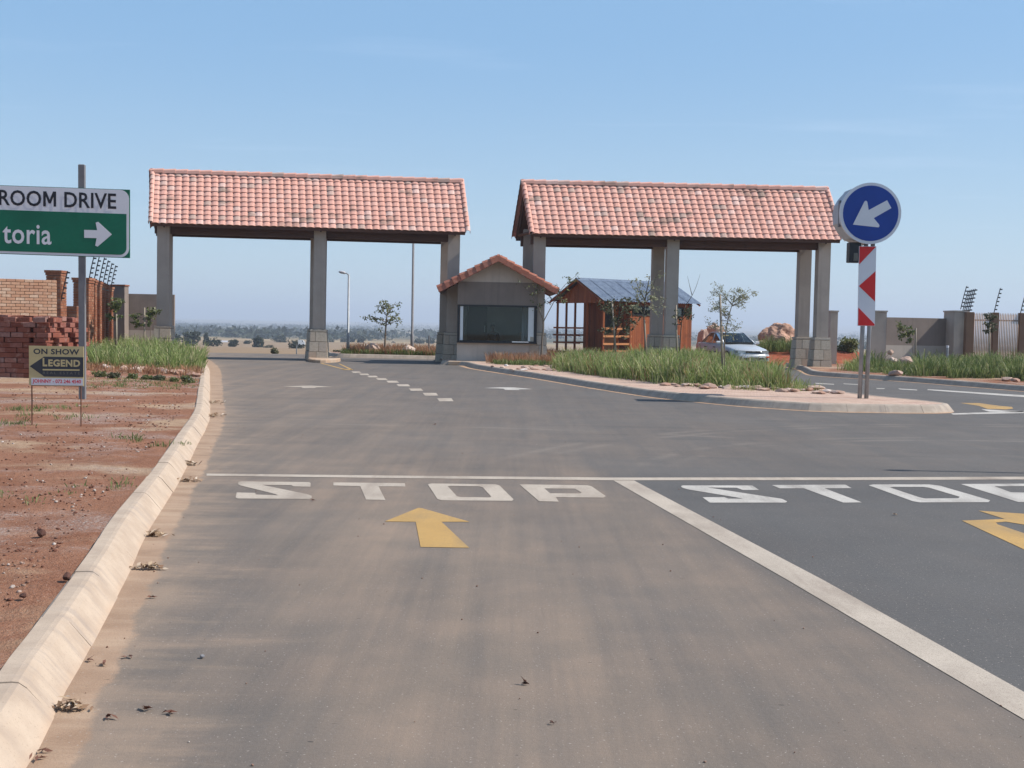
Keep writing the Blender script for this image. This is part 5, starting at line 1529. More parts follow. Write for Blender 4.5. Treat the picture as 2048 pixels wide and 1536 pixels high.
# ================================================================== lamps and posts
def _lh(o): return (AT(2500, -200, 12.7).z + .02) / math.tan(R(SUN_EL)) + .3
def lamp(label, u, vb, vt, y, head=True, r0=.07, zb=.12):
    b = AT(u, vb, y)
    root = thing('street_lamp' if head else 'mast_pole', label, 'street lamp' if head else 'pole', (b.x, y, zb))
    h = AT(u, vt, y).z - zb
    mb = MB(); mb.tube([(0, 0, -.1), (0, 0, .9), (0, 0, .92), (0, 0, h)], [r0, r0, r0 * .72, r0 * .6], 10); obj('pole', mb, M['steel' if head else 'polegrey'], root, smooth=True)
    if head:
        mb = MB(); mb.tube([(0, 0, h - .04), (-.06, 0, h + .03), (-.16, 0, h + .06)], .03, 6); obj('arm', mb, M['steel'], root)
        mb = MB(); mb.tube([(-.14, 0, h + .05), (-.2, 0, h + .075), (-.36, 0, h + .10), (-.44, 0, h + .11)], [.03, .065, .06, .02], 8); obj('lamp_head', mb, M['signbody'], root, smooth=True)
    return root
lamp('short grey street lamp with its head to the left, seen through the left canopy', 696, 700, 549, 49.0)
lamp('tall thin grey pole rising behind the left canopy roof', 824, 698, 385, 49.3, False, .075)
_l = lamp('unseen grey lamp post off to the right, added to cast a thin shadow on the road', 2500, 800, -200, 12.7, True, .05, -.02); _l.location = (4.5 + _lh(_l) , 12.55, 0)  # out of view, added so its pole casts the thin shadow line on the asphalt
for u, vb, vt, y, lab in ((593, 715, 689, 51.0, 'thin grey marker post by the middle column of the left canopy'), (857.5, 704, 671, 49.0, 'thin dark marker post beside the planted strip, left of the guard house'), (1893, 745, 691, 41.5, 'short white post in the grass before the two-tone wall')):
    b = AT(u, vb, y); h = AT(u, vt, y).z
    root = thing('marker_post', lab, 'post', (b.x, y, 0.1))
    mb = MB(); mb.tube([(0, 0, -.1), (0, 0, h - .18)], .028 if u < 1800 else .05, 8); obj('post', mb, M['steel'] if u != 857.5 else M['polegrey'], root)
    mb = MB(); mb.tube([(0, 0, h - .18), (0, 0, h - .1)], .032 if u < 1800 else .055, 8); obj('cap', mb, M['signwhite'] if u > 1800 else M['polegrey'], root)

# ================================================================== stones
def rock_mesh(seed, sub=2, flat=1.0, amp=.3, cut=0.0):
    bm = bmesh.new(); bmesh.ops.create_icosphere(bm, subdivisions=sub, radius=.5)
    r_ = random.Random(seed)
    planes = [(Vector((r_.uniform(-1, 1), r_.uniform(-1, 1), r_.uniform(-.6, 1))).normalized(), r_.uniform(.30, .42)) for _ in range(9)]
    for v in bm.verts:
        for n_, d in planes:
            k = v.co.dot(n_)
            if k > d: v.co -= n_ * (k - d)
        v.co *= 1 + amp * noise.fractal(v.co * 2.2 + Vector((seed * 3.7, 0, 0)), 1.0, 2.0, 3) * .6
        v.co.z *= flat
    me = bpy.data.meshes.new('stone'); bm.to_mesh(me); bm.free()
    return me
RK = [rock_mesh(i, 2, (.45, .6, .8, .5, .7)[i % 5]) for i in range(8)]
def stone(name, label, cat, loc, size, group=None, mat_='pebble', mesh=None, squash=(1, 1, 1), rz=None):
    o = bpy.data.objects.new(name, mesh or RK[rnd.randrange(8)]); COL.objects.link(o)
    if not o.data.materials: o.data.materials.append(M[mat_])
    o.location = loc; o.scale = (size * squash[0], size * squash[1], size * squash[2]); o.rotation_euler = (rnd.uniform(-.15, .15), rnd.uniform(-.15, .15), rnd.uniform(0, 6.3) if rz is None else rz)
    return tag(o, label, cat, group)
for i in range(34):                              # edging of the island bed
    t = i / 33; u = 1335 + 350 * t + rnd.uniform(-5, 5); v = np.interp(u, [1335, 1430, 1560, 1690], [771, 776, 781, 787]) + rnd.uniform(-2.5, 2.5)
    p = G(u, v, .15); stone('flat_stone', 'flat pink stone edging the grass bed of the island', 'stone', (p.x, p.y, .165 + rnd.uniform(0, .03)), rnd.uniform(.16, .36), 'flat stones edging the island grass', squash=(1.25, .8, .55))
p = G(1633, 776, .2); o = tag(link('flat_stone', RK[3], None, None, (p.x, p.y, .22)), 'largest flat slab at the right end of the island stones', 'stone'); o.scale = (.5, .26, .22)
for i in range(18):
    u = rnd.uniform(985, 1108); v = rnd.uniform(731, 741) ; p = G(u, v, .15)
    stone('flat_stone', 'pale flat stone lying before the dry grass at the guard house', 'stone', (p.x, p.y, .165), rnd.uniform(.14, .32), 'flat stones before the guard house', squash=(1.2, .8, .5))
for i in range(22):
    u = 205 + 190 * i / 21 + rnd.uniform(-4, 4); v = np.interp(u, [200, 300, 400], [737, 744, 752]) + rnd.uniform(-4, 4); p = G(u, v, .14)
    stone('edging_stone', 'pale pink stone edging the grass bed left of the kerb', 'stone', (p.x, p.y, .19), rnd.uniform(.18, .42), 'stones edging the left grass bed', squash=(1, .8, .8))
for u, v, s_, lab in ((1782, 733, .6, 'orange rounded stone in the right verge grass, left one of the pair'), (1813, 735, .62, 'orange rounded stone in the right verge grass, right one of the pair'), (1780, 733, .3, 'small orange stone lying on the left stone of the verge pair'), (1790, 751, .5, 'flat brown stone at the kerb below the two orange stones'), (2012, 764, .34, 'white stone on the right verge near the kerb'), (2030, 766, .28, 'pinkish stone beside the white stone on the right verge')):
    p = G(u, v, .16)
    stone('verge_stone', lab, 'stone', (p.x, p.y, (.38 if 'pair' in lab else .25) + (.33 if lab.startswith('small') else 0)), s_, None, 'boulder')
for u, v, s_, lab in ((747, 693, .85, 'tan rock on the planted strip beside the small tree'), (736, 700, .4, 'small red-brown rock beside the tan rock on the planted strip'), (817, 694, .95, 'white rock at the foot of the tall thin pole')):
    p = AT(u, v, 49.2); stone('strip_rock', lab, 'rock', (p.x, 49.2, .3), s_, None, 'pebble')
def craggy(seed):
    me = rock_mesh(seed, 5, .9, .25)
    for v in me.vertices:
        p = v.co.copy(); k = noise.fractal(p * 4 + Vector((seed, 0, 0)), .8, 2.1, 5); c_ = noise.voronoi(p * 3.2 + Vector((0, seed, 0)))[0]
        v.co += p * (k * .14 + (c_[1] - c_[0]) * .22 - .06)
    me.update(); return me
BIG = craggy(31); BIG2 = craggy(45)
def boulder(label, u0, u1, vt, vb, y, mesh, depth=.8):
    a, b = AT(u0, vb, y), AT(u1, vt, y)
    w, h = b.x - a.x, b.z - a.z
    o = tag(link('boulder', mesh, None, None, ((a.x + b.x) / 2, y, (a.z + b.z) / 2)), label, 'boulder')
    if not mesh.materials: mesh.materials.append(M['boulder'])
    o.scale = (w * 1.12, w * depth, h * 1.45)
    return o
boulder('big pink boulder right of the silver car', 1512, 1592, 655, 706, 52.0, BIG)
boulder('pink boulder left of the silver car beside the cabin', 1404, 1452, 656, 700, 52.5, BIG2)
boulder('dark pink rock against the wall of the cabin', 1392, 1416, 664, 704, 52.0, rock_mesh(31, 3, .9, .5))
boulder('small pink rock between the two right columns', 1586, 1612, 672, 706, 51.0, rock_mesh(58, 3, .8, .5))
boulder('low pinkish rock under the big boulder', 1506, 1530, 680, 706, 51.2, rock_mesh(63, 3, .7, .5))

def scatter_bits(name, label, pts, sizes, mat_, flat=.7):
    base = bmesh.new(); bmesh.ops.create_icosphere(base, subdivisions=1, radius=.5)
    bv = np.array([v.co[:] for v in base.verts]); bf = np.array([[v.index for v in f.verts] for f in base.faces]); base.free()
    n = len(pts); P_ = np.asarray(pts); s_ = np.asarray(sizes)[:, None, None]
    jit = 1 + rng.uniform(-.35, .35, (n, len(bv), 1))
    Vv = bv[None] * jit * s_ * np.array([1, 1, flat]); Vv = Vv + P_[:, None, :]
    Ff = bf[None] + (np.arange(n) * len(bv))[:, None, None]
    return tag(link(name, fast_mesh(name, Vv.reshape(-1, 3), Ff.reshape(-1, 3)), M[mat_]), label, kind='stuff')
pts, sz = [], []
for _ in range(9000):
    y = 3 + 27 * rnd.random() ** 1.7; x = xk(y) - .45 - rnd.random() ** 1.4 * (y * .32)
    if noise.noise(Vector((x * .5, y * .5, 4))) < rnd.uniform(-.6, .35): continue
    pts.append((x, y, verge_z(x, y) + .003)); sz.append(rnd.choice((.006, .008, .011, .014, .018, .026)) * (1 + .02 * y))
scatter_bits('gravel', 'loose gravel and clods scattered over the red soil verge', pts, sz, 'clod')
pts, sz = [], []
for _ in range(200):
    y = 3.3 + 25 * rnd.random() ** 1.5; kd = rnd.random() ** 1.6 * 5
    x = xk(y) + .05 + kd; pts.append((x, y, .004)); sz.append(rnd.choice((.004, .005, .007, .010)) * (1 + .015 * y))
scatter_bits('road_grit', 'small stones and grit lying on the asphalt', pts, sz, 'clod')
for u, v, s_, lab in ((82, 1070, .068, 'dark brown clod on the red soil left of the kerb'), (134, 1158, .056, 'dark red clod on the pale sand patch near the kerb'), (46, 1196, .036, 'small dark stone at the left edge on pale sand')):
    p = G(u, v, .15); stone('soil_clod', lab, 'clod', (p.x, p.y, .165), s_, None, 'clodark', rock_mesh(70 + u % 7, 2, .9))
p = G(404, 1317); stone('pebble', 'grey pebble lying alone on the asphalt', 'pebble', (p.x, p.y, .01), .026, None, 'polegrey', rock_mesh(81, 2, .8))

# ================================================================== plants
def blades(pos, h, lean, wid, seed=0):
    """tapered curved blades: pos (n,3), arrays h, lean (n,2), wid"""
    n = len(pos); r_ = np.random.default_rng(seed)
    a = r_.uniform(0, 2 * np.pi, n); side = np.stack([np.cos(a), np.sin(a), np.zeros(n)], 1) * (wid[:, None] / 2)
    L3 = np.concatenate([lean, np.zeros((n, 1))], 1)
    z = np.zeros((n, 3)); z[:, 2] = h
    p0 = pos; p1 = pos + L3 * .25 + z * .5; p2 = pos + L3 * .62 + z * .86; p3 = pos + L3 * 1.05 + z * (1 - .12 * np.minimum(1, np.linalg.norm(lean, axis=1) / h))[:, None]
    V = np.stack([p0 - side * .7, p0 + side * .7, p1 - side, p1 + side, p2 - side * .7, p2 + side * .7, p3 - side * .12, p3 + side * .12], 1)
    f = np.array([[0, 1, 3, 2], [2, 3, 5, 4], [4, 5, 7, 6]])
    Ff = f[None] + (np.arange(n) * 8)[:, None, None]
    return V.reshape(-1, 3), Ff.reshape(-1, 4)
def in_poly(x, y, P_):
    c = False; j = len(P_) - 1
    for i in range(len(P_)):
        if (P_[i].y > y) != (P_[j].y > y) and x < (P_[j].x - P_[i].x) * (y - P_[i].y) / (P_[j].y - P_[i].y) + P_[i].x: c = not c
        j = i
    return c
def clumps_in(P_, n, zf):
    x0, x1 = min(p.x for p in P_), max(p.x for p in P_); y0, y1 = min(p.y for p in P_), max(p.y for p in P_)
    o_ = []
    while len(o_) < n:
        x, y = rnd.uniform(x0, x1), rnd.uniform(y0, y1)
        if in_poly(x, y, P_): o_.append((x, y, zf))
    return o_
def grass(name, label, cl, per, h0, h1, mat_, wid=.014, spread=.16, lean=.55, seed=1, patch=.0):
    r_ = np.random.default_rng(seed); pos, hh, ll = [], [], []
    for (x, y, z) in cl:
        k = 1 + patch * noise.noise(Vector((x * .45, y * .45, seed)))
        ch = r_.uniform(h0, h1) * k; a = r_.uniform(0, 2 * np.pi, per); rr = np.sqrt(r_.uniform(0, 1, per)) * spread
        pos.append(np.stack([x + np.cos(a) * rr, y + np.sin(a) * rr, np.full(per, z - .02)], 1))
        h = ch * r_.uniform(.3, 1.2, per); hh.append(h)
        ln = r_.uniform(.05, lean, per) * h; a2 = a + r_.normal(0, .6, per)
        ll.append(np.stack([np.cos(a2) * ln, np.sin(a2) * ln], 1))
    pos, hh, ll = np.concatenate(pos), np.concatenate(hh), np.concatenate(ll)
    V, Ff = blades(pos, hh, ll, wid * r_.uniform(.6, 1.3, len(hh)) * (1 + pos[:, 1] * .01), seed)
    return tag(link(name, fast_mesh(name, V, Ff), M[mat_]), label, kind='stuff')
_gl = ([1100, 1300, 1400, 1480, 1540, 1600, 1650], [700, 701, 708, 717, 730, 748, 765])
bed_front = [p for p in clumps_in(BED, 1700, .16) if (lambda q: q[1] > np.interp(q[0], *_gl) - 3)(PX((p[0], p[1], .62)))]
grass('tall_grass', 'tall green reed-like grass filling the island bed', bed_front, 22, .30, .66, 'grass', .015, .16, .85, 2, .5)
LB = [G(150, 733, .13), G(250, 739, .13), G(345, 744, .13), G(398, 741, .13), G(402, 722, .13), G(330, 711, .13), G(160, 709, .13)]
grass('tall_grass', 'green grass bed in front of the left boundary wall', clumps_in(LB, 1100, .14), 18, .28, .66, 'grass', .015, .17, .95, 3, .55)
LB2 = [G(165, 742, .13), G(395, 756, .13), G(400, 742, .13), G(165, 732, .13)]
grass('dry_stalks', 'straw coloured dead stalks among the green island grass', [p for p in clumps_in(BED, 520, .16) if (lambda q: q[1] > np.interp(q[0], *_gl) - 2)(PX((p[0], p[1], .62)))], 9, .3, .66, 'drygrass', .010, .2, .7, 22)
grass('edge_grass', 'thin low grass straggling out over the edge stones of the island', clumps_in([G(1104, 741, .15), G(1300, 767, .15), G(1480, 781, .15), G(1640, 783, .15), G(1610, 772, .15), G(1420, 770, .15), G(1180, 748, .15)], 130, .15), 11, .12, .38, 'grass', .011, .14, 1.0, 23)
grass('dry_tufts', 'reddish dry tufts between the stones of the left bed', clumps_in(LB2, 150, .14), 16, .12, .26, 'drygrass', .011, .14, .9, 4)
RB = [G(1715, 743, .14), G(1800, 751, .14), G(1920, 757, .14), G(2048, 763, .14), G(2180, 768, .14), Vector((24, 44.6, 0)), Vector((14.5, 44.6, 0)), Vector((13.4, 43.0, 0))]
grass('verge_grass', 'dark green clumpy grass on the right verge below the fence', [p for p in clumps_in(RB, 1000, .14) if noise.noise(Vector((p[0] * .8, p[1] * .8, 9))) > -.05 and not 1752 < PX(p)[0] < 1838], 36, .34, .72, 'grassdark', .018, .22, .8, 5, .4)
RB2 = [G(1680, 741, .14), G(1740, 746, .14), Vector((14.0, 42.5, 0)), Vector((12.8, 42.5, 0))]
grass('verge_low_grass', 'short grass around the orange stones of the right verge', [p for p in clumps_in(RB, 900, .14) if 1745 < PX(p)[0] < 1845], 26, .16, .34, 'grassdark', .015, .2, .8, 15, .4)
grass('verge_tufts', 'thin yellow-green tufts beside the rightmost column', clumps_in(RB2, 50, .14), 20, .25, .45, 'grass', .014, .18, .8, 6)
DG = [G(975, 727, .15), G(1040, 728, .15), G(1105, 730, .15), G(1115, 712, .15), G(985, 716, .15)]
grass('dry_grass', 'red-brown dry grass in front of the guard house', clumps_in(DG, 420, .15), 18, .24, .44, 'drygrass', .011, .14, .45, 7)
grass('low_grass', 'low green edge of the dry grass at the guard house', clumps_in([G(985, 728.5, .15), G(1100, 731.5, .15), G(1100, 727, .15), G(985, 725, .15)], 110, .15), 22, .12, .22, 'grassdark', .013, .15, .8, 8)
ST = [Vector((-7.2, 48.75, 0)), Vector((-3.2, 48.1, 0)), Vector((-2.6, 51.5, 0)), Vector((-7.6, 51.5, 0))]
grass('strip_grass', 'short green grass along the planted strip kerb', clumps_in([Vector((-7.3, 48.6, 0)), Vector((-3.0, 48.1, 0)), Vector((-3.0, 48.9, 0)), Vector((-7.4, 49.4, 0))], 190, .16), 24, .14, .24, 'grassdark', .014, .16, .8, 9)
grass('strip_dry_grass', 'pinkish dry grass behind the green edge of the planted strip', clumps_in(ST, 420, .16), 16, .24, .46, 'drygrass', .012, .16, .4, 10)
tf = []
for u, v in ((60, 995), (215, 968), (28, 850), (20, 845), (60, 818), (90, 820), (110, 816), (130, 818), (45, 817), (75, 833), (150, 836), (255, 880), (355, 1290 - 400)):
    p = G(u, v, .14)
    for _ in range(5): tf.append((p.x + rnd.uniform(-.25, .25), p.y + rnd.uniform(-.3, .3), .15))
for _ in range(130):
    p = G(rnd.uniform(165, 400), rnd.uniform(757, 778), .14); tf.append((p.x, p.y, .14))
grass('sparse_grass', 'sparse short green tufts on the bare red soil', tf, 14, .03, .09, 'grassdark', .008, .11, 1.1, 11)
grass('bank_weeds', 'dry weeds at the foot of the boulders behind the car', [(rnd.uniform(11.0, 13.6), rnd.uniform(49.5, 51), .55) for _ in range(90)], 26, .3, .7, 'grassdark', .02, .25, .8, 12)

def leaf_cloud(cent, rad, n, size, seed, flat=.8, shell=.55):
    r_ = np.random.default_rng(seed)
    d = r_.normal(0, 1, (n, 3)); d /= np.linalg.norm(d, axis=1)[:, None]
    rr = shell + (1 - shell) * r_.uniform(0, 1, (n, 1))
    lump = 1 + .28 * np.sin(d[:, :1] * 5 + seed) * np.cos(d[:, 1:2] * 4.3 + seed * 2) + .2 * np.sin(d[:, 2:] * 7 + seed)
    p = np.asarray(cent) + d * rr * lump * np.asarray(rad)
    return quads(p, size, r_)
def quads(p, size, r_, long=1.6):
    n = len(p)
    a = r_.normal(0, 1, (n, 3)); a /= np.linalg.norm(a, axis=1)[:, None]
    b = np.cross(a, r_.normal(0, 1, (n, 3))); b /= np.linalg.norm(b, axis=1)[:, None]
    s = size * r_.uniform(.6, 1.3, (n, 1))
    V = np.stack([p - a * s * long / 2, p + b * s / 2, p + a * s * long / 2, p - b * s / 2], 1)
    return V.reshape(-1, 3), (np.arange(n)[:, None] * 4 + np.arange(4)[None])
def join(L):
    Vs, Fs, n = [], [], 0
    for V, Ff in L: Vs.append(V); Fs.append(Ff + n); n += len(V)
    return np.concatenate(Vs), np.concatenate(Fs)

def sapling(label, base, limbs, y, leafm, n_leaf=60, size=.05, stake=None, r0=.03, barkm='bark', tw=5, twl=.35, seed=0, bare=(), cat='young tree', fo=.35):
    """limbs: photo polylines seen at depth y; the limbs also spread in depth"""
    r_ = random.Random(seed); b = AT(base[0], base[1], y); b.z = .12
    root = thing('young_tree', label, cat, b)
    tr = MB(); Lv = []
    for li, L in enumerate(limbs):
        dy = 0 if li == 0 else r_.uniform(-.35, .35)
        P_ = [AT(u, v, y) - b for u, v in L]
        P_ = [Vector((p.x, p.y + dy * i / max(1, len(P_) - 1), p.z)) for i, p in enumerate(P_)]
        if li == 0: P_[0].z = -.05
        sm = smooth_path(P_, .12) if len(P_) > 2 else [P_[0], P_[0].lerp(P_[1], .5), P_[1]]
        ra, rb = (r0, r0 * .45) if li == 0 else (r0 * .5, r0 * .12)
        tr.tube(sm, [ra + (rb - ra) * i / (len(sm) - 1) for i in range(len(sm))], 6)
        if li in bare: continue
        for k in range(tw):
            t = fo + (1 - fo) * (k + .5) / tw if li else .7 + .3 * (k + .5) / tw
            q = sm[min(len(sm) - 1, int(t * (len(sm) - 1)))]
            d = Vector((r_.gauss(0, 1), r_.gauss(0, 1), r_.gauss(.1, .55))).normalized() * twl * r_.uniform(.5, 1.1)
            tp_ = [q, q + d * .5 + Vector((0, 0, .03)), q + d]
            tr.tube(tp_, [r0 * .12, r0 * .08, r0 * .03], 4)
            nn = n_leaf // tw
            pts_ = np.array([tuple(tp_[0].lerp(tp_[2], r_.uniform(.15, 1.05)) + Vector((r_.gauss(0, 1), r_.gauss(0, 1), r_.gauss(-.2, .8))) * twl * .14) for _ in range(nn)])
            Lv.append(quads(pts_, size, np.random.default_rng(seed * 97 + li * 11 + k), 2.0))
    obj('trunk', tr, M[barkm], root, smooth=True)
    V, Ff = join(Lv); link('crown', fast_mesh('crown', V, Ff), M[leafm], root)
    if stake:
        (u0, v0), (u1, v1) = stake; p0, p1 = AT(u0, v0, y - .12), AT(u1, v1, y - .12)
        s_ = thing('tree_stake', label.replace('young tree', 'tree').split(' with')[0][:0] + STK[len(STKU)], 'stake', (p0.x, y - .12, .1)); STKU.append(1)
        mb = MB(); mb.tube([(0, 0, -.05), (p1.x - p0.x, 0, p1.z - .1)], [.035, .026], 7); tag(obj('stake_pole', mb, M['stake'], s_, smooth=True))
        mb = MB(); zt = (p1.z - .1) * .72; mb.tube([((p1.x - p0.x) * .72, -.02, zt), (b.x - p0.x, .12, zt)], .012, 5); obj('tie', mb, M['plastic'], s_)
    return root
STK = ['pale stake beside the grey-leaved young tree nearest on the island', 'pale stake standing before the open porch of the cabin', 'thin dark stake left of the middle columns of the right canopy', 'dark stake at the right canopy front middle column', 'grey stake of the leftmost young tree by the brick fence', 'pale stake left of the young tree before the left wall', 'thin dark stake before the two-tone wall with shadow', 'dark stake in front of the tan paling fence']
STKU = []
sapling('grey-leaved young tree nearest on the island, leaning on a stake', (1450, 770), [[(1450, 770), (1449, 690), (1456, 640), (1464, 610)], [(1464, 610), (1450, 590), (1437, 568)], [(1464, 610), (1470, 590), (1476, 572)], [(1463, 612), (1490, 598), (1518, 583)], [(1464, 608), (1445, 590), (1422, 582)], [(1456, 640), (1440, 622), (1417, 612)], [(1455, 632), (1440, 615), (1432, 606)], [(1450, 668), (1432, 655), (1412, 641)], [(1464, 612), (1480, 606), (1500, 604)], [(1448, 668), (1462, 660), (1470, 653)], [(1466, 605), (1480, 592), (1492, 588)]], 28.3, 'leaf', 170, .024, ((1447, 768), (1440, 590)), .022, 'bark', 7, .26, 5)
sapling('bare-limbed young tree with two forks right of the guard house window', (1082, 722), [[(1082, 722), (1084, 680), (1087, 650), (1083, 630)], [(1085, 637), (1070, 600), (1050, 575), (1034, 556)], [(1086, 645), (1098, 622), (1110, 600), (1128, 572), (1150, 553)], [(1078, 612), (1086, 608), (1092, 600)], [(1066, 590), (1080, 578), (1092, 572)], [(1110, 600), (1122, 598), (1132, 602)], [(1120, 588), (1116, 575), (1114, 566)], [(1135, 568), (1150, 560), (1163, 556)]], 42.0, 'leafg', 40, .045, None, .045, 'bark', 5, .38, 9, (0,))
sapling('dark leaning young tree with layered foliage before the cabin porch', (1226, 735), [[(1226, 735), (1228, 690), (1234, 650), (1240, 612)], [(1232, 655), (1250, 640), (1268, 636)], [(1236, 636), (1255, 622), (1275, 618)], [(1236, 632), (1215, 622), (1196, 614)], [(1238, 620), (1225, 610), (1208, 606)], [(1240, 612), (1255, 606), (1262, 604)], [(1230, 672), (1245, 662), (1258, 655)], [(1230, 668), (1220, 660), (1212, 656)]], 38.5, 'leafdark', 110, .055, ((1234, 735), (1224, 602)), .03, 'darkbark', 6, .42, 12)
sapling('slender feathery young tree left of the middle columns of the right canopy', (1290, 738), [[(1290, 738), (1290, 680), (1288, 630), (1292, 590), (1300, 552)], [(1289, 620), (1275, 600), (1264, 586)], [(1290, 600), (1276, 575), (1268, 557)], [(1292, 590), (1306, 572), (1312, 548)], [(1290, 604), (1304, 596), (1320, 590)], [(1289, 628), (1274, 618), (1262, 612)], [(1289, 628), (1310, 615), (1330, 612)]], 37.5, 'leaf', 75, .045, ((1294, 738), (1289, 640)), .03, 'darkbark', 6, .36, 15)
sapling('thin young tree with bare upper twigs right of the front middle column', (1358, 742), [[(1358, 742), (1360, 690), (1364, 640), (1372, 610)], [(1372, 610), (1384, 590), (1392, 570), (1398, 548)], [(1384, 590), (1380, 572), (1376, 552)], [(1366, 632), (1374, 622), (1384, 620)], [(1364, 640), (1372, 632), (1380, 632)], [(1362, 650), (1356, 636), (1352, 628)]], 35.0, 'leafdark', 60, .05, ((1355, 742), (1352, 610)), .024, 'darkbark', 5, .26, 18, (0, 1, 2))
sapling('round-crowned young tree on the planted strip seen through the left canopy', (769, 699), [[(769, 699), (771, 665), (773, 640), (778, 608)], [(773, 645), (755, 636), (740, 638), (727, 632)], [(772, 650), (790, 643), (806, 638)], [(774, 630), (784, 615), (790, 603)], [(774, 632), (766, 620), (768, 600)], [(772, 652), (757, 645), (750, 642)], [(773, 642), (788, 635), (798, 630)], [(775, 622), (770, 610), (764, 598)]], 49.0, 'leafg', 60, .06, None, .05, 'bark', 6, .42, 21)
sapling('young tree with dark round leaf tuft in front of the left grey pillar', (231, 722), [[(231, 722), (231, 680), (232, 640), (232, 600)], [(231, 640), (222, 632), (207, 626)], [(232, 620), (236, 606), (234, 592)], [(232, 622), (226, 612), (228, 604)]], 38.0, 'leafg', 110, .06, ((233, 722), (233, 628)), .022, 'darkbark', 6, .2, 24, fo=.2)
sapling('yellow-green young tree in front of the left two-tone wall', (300, 716), [[(300, 716), (301, 680), (302, 645), (304, 622)], [(302, 640), (298, 628), (296, 622)], [(303, 634), (308, 624), (312, 618)], [(288, 640), (276, 632), (268, 626)], [(290, 650), (280, 646), (276, 640)]], 40.0, 'leafg', 90, .06, ((289, 716), (289, 615)), .02, 'bark', 6, .26, 27, fo=.2)
sapling('small young tree with wide leafy head before the two-tone wall', (1829, 735), [[(1829, 735), (1826, 700), (1822, 675), (1815, 662)], [(1815, 664), (1800, 657), (1786, 652)], [(1817, 664), (1808, 668), (1800, 674)], [(1818, 664), (1826, 660), (1830, 662)], [(1812, 660), (1804, 652), (1800, 650)]], 42.0, 'leafg', 70, .06, ((1830, 735), (1832, 656)), .018, 'bark', 5, .24, 30)
sapling('dark narrow young tree in front of the tan paling fence', (1977, 742), [[(1977, 742), (1978, 700), (1979, 660), (1980, 628)], [(1978, 668), (1972, 655), (1973, 645)], [(1979, 662), (1988, 652), (1986, 642)], [(1979, 640), (1974, 632), (1982, 624)], [(1979, 640), (1986, 636), (1988, 630)]], 42.0, 'leafdark', 80, .055, ((1980, 742), (1979, 650)), .022, 'darkbark', 5, .2, 33, fo=.2)

def shrub(label, u, vb, w_px, h_px, y, leafm, n=500, size=.06, seed=0, name='shrub', zb=None, group=None):
    b = AT(u, vb, y); k = y / F
    zb = b.z if zb is None else zb
    root = thing(name, label, 'shrub' if 'shrub' in name else 'tree', (b.x, y, zb), 0, group)
    w, h = w_px * k, h_px * k; r_ = random.Random(seed)
    L = [leaf_cloud((0, 0, h * .44), (w * .36, w * .36, h * .46), n // 2, size, seed)]
    for i in range(6):
        a = r_.uniform(0, 6.28); L.append(leaf_cloud((math.cos(a) * w * .28, math.sin(a) * w * .3, h * r_.uniform(.12, .72)), (w * .22, w * .22, h * .24), n // 10, size, seed + i + 1))
    V, Ff = join(L); link('crown', fast_mesh('crown', V, Ff), M[leafm], root)
    mb = MB(); mb.tube([(0, 0, -h * .15), (0, 0, h * .5)], [h * .045, h * .02], 6)
    for a in (0.3, 2.4, 4.5): mb.tube([(0, 0, h * .15), (math.cos(a) * w * .25, math.sin(a) * w * .25, h * .6)], [h * .025, h * .008], 5)
    obj('trunk', mb, M['darkbark'], root)
    return root
for i, (u, v, w_, h_) in enumerate(((195, 753, 34, 14), (232, 756, 32, 15), (262, 756, 28, 13), (290, 759, 26, 12), (318, 760, 30, 14), (343, 762, 22, 10), (372, 764, 30, 16))):
    p = G(u, v, .14); shrub(('leftmost', 'second', 'third', 'fourth', 'fifth', 'sixth', 'rightmost')[i] + ' low grey-green shrub from the left before the stones of the left bed' if 0 < i < 6 else ('leftmost' if i == 0 else 'rightmost') + ' low grey-green shrub before the stones of the left bed', u + rnd.uniform(-5, 5), v + rnd.uniform(-2, 2), w_, h_, p.y, 'leafdark' if i % 3 == 1 else 'leafg', 380, .032, 40 + i, 'low_shrub', .12, 'low shrubs before the left bed stones')
shrub('large green shrub on the bank right of the rightmost column', 1695, 706, 44, 42, 50.0, 'leafg', 900, .09, 60, 'bank_shrub', .4)
shrub('brown-green shrub in front of the big pink boulder', 1562, 706, 46, 30, 50.6, 'leafdark', 600, .08, 63, 'bank_shrub', .4)
shrub('dry shrub behind the right canopy columns', 1612, 704, 30, 36, 53.0, 'leafdark', 500, .08, 66, 'bank_shrub', .4)
shrub('lone dark bush standing in the dry field close to the road end', 550, 714, 18, 20, 54.0, 'leafdark', 420, .07, 69, 'field_shrub')
shrub('low dark bush beside the kerb of the planted strip', 674, 705, 16, 5, 52.5, 'leafdark', 200, .06, 72, 'field_shrub')

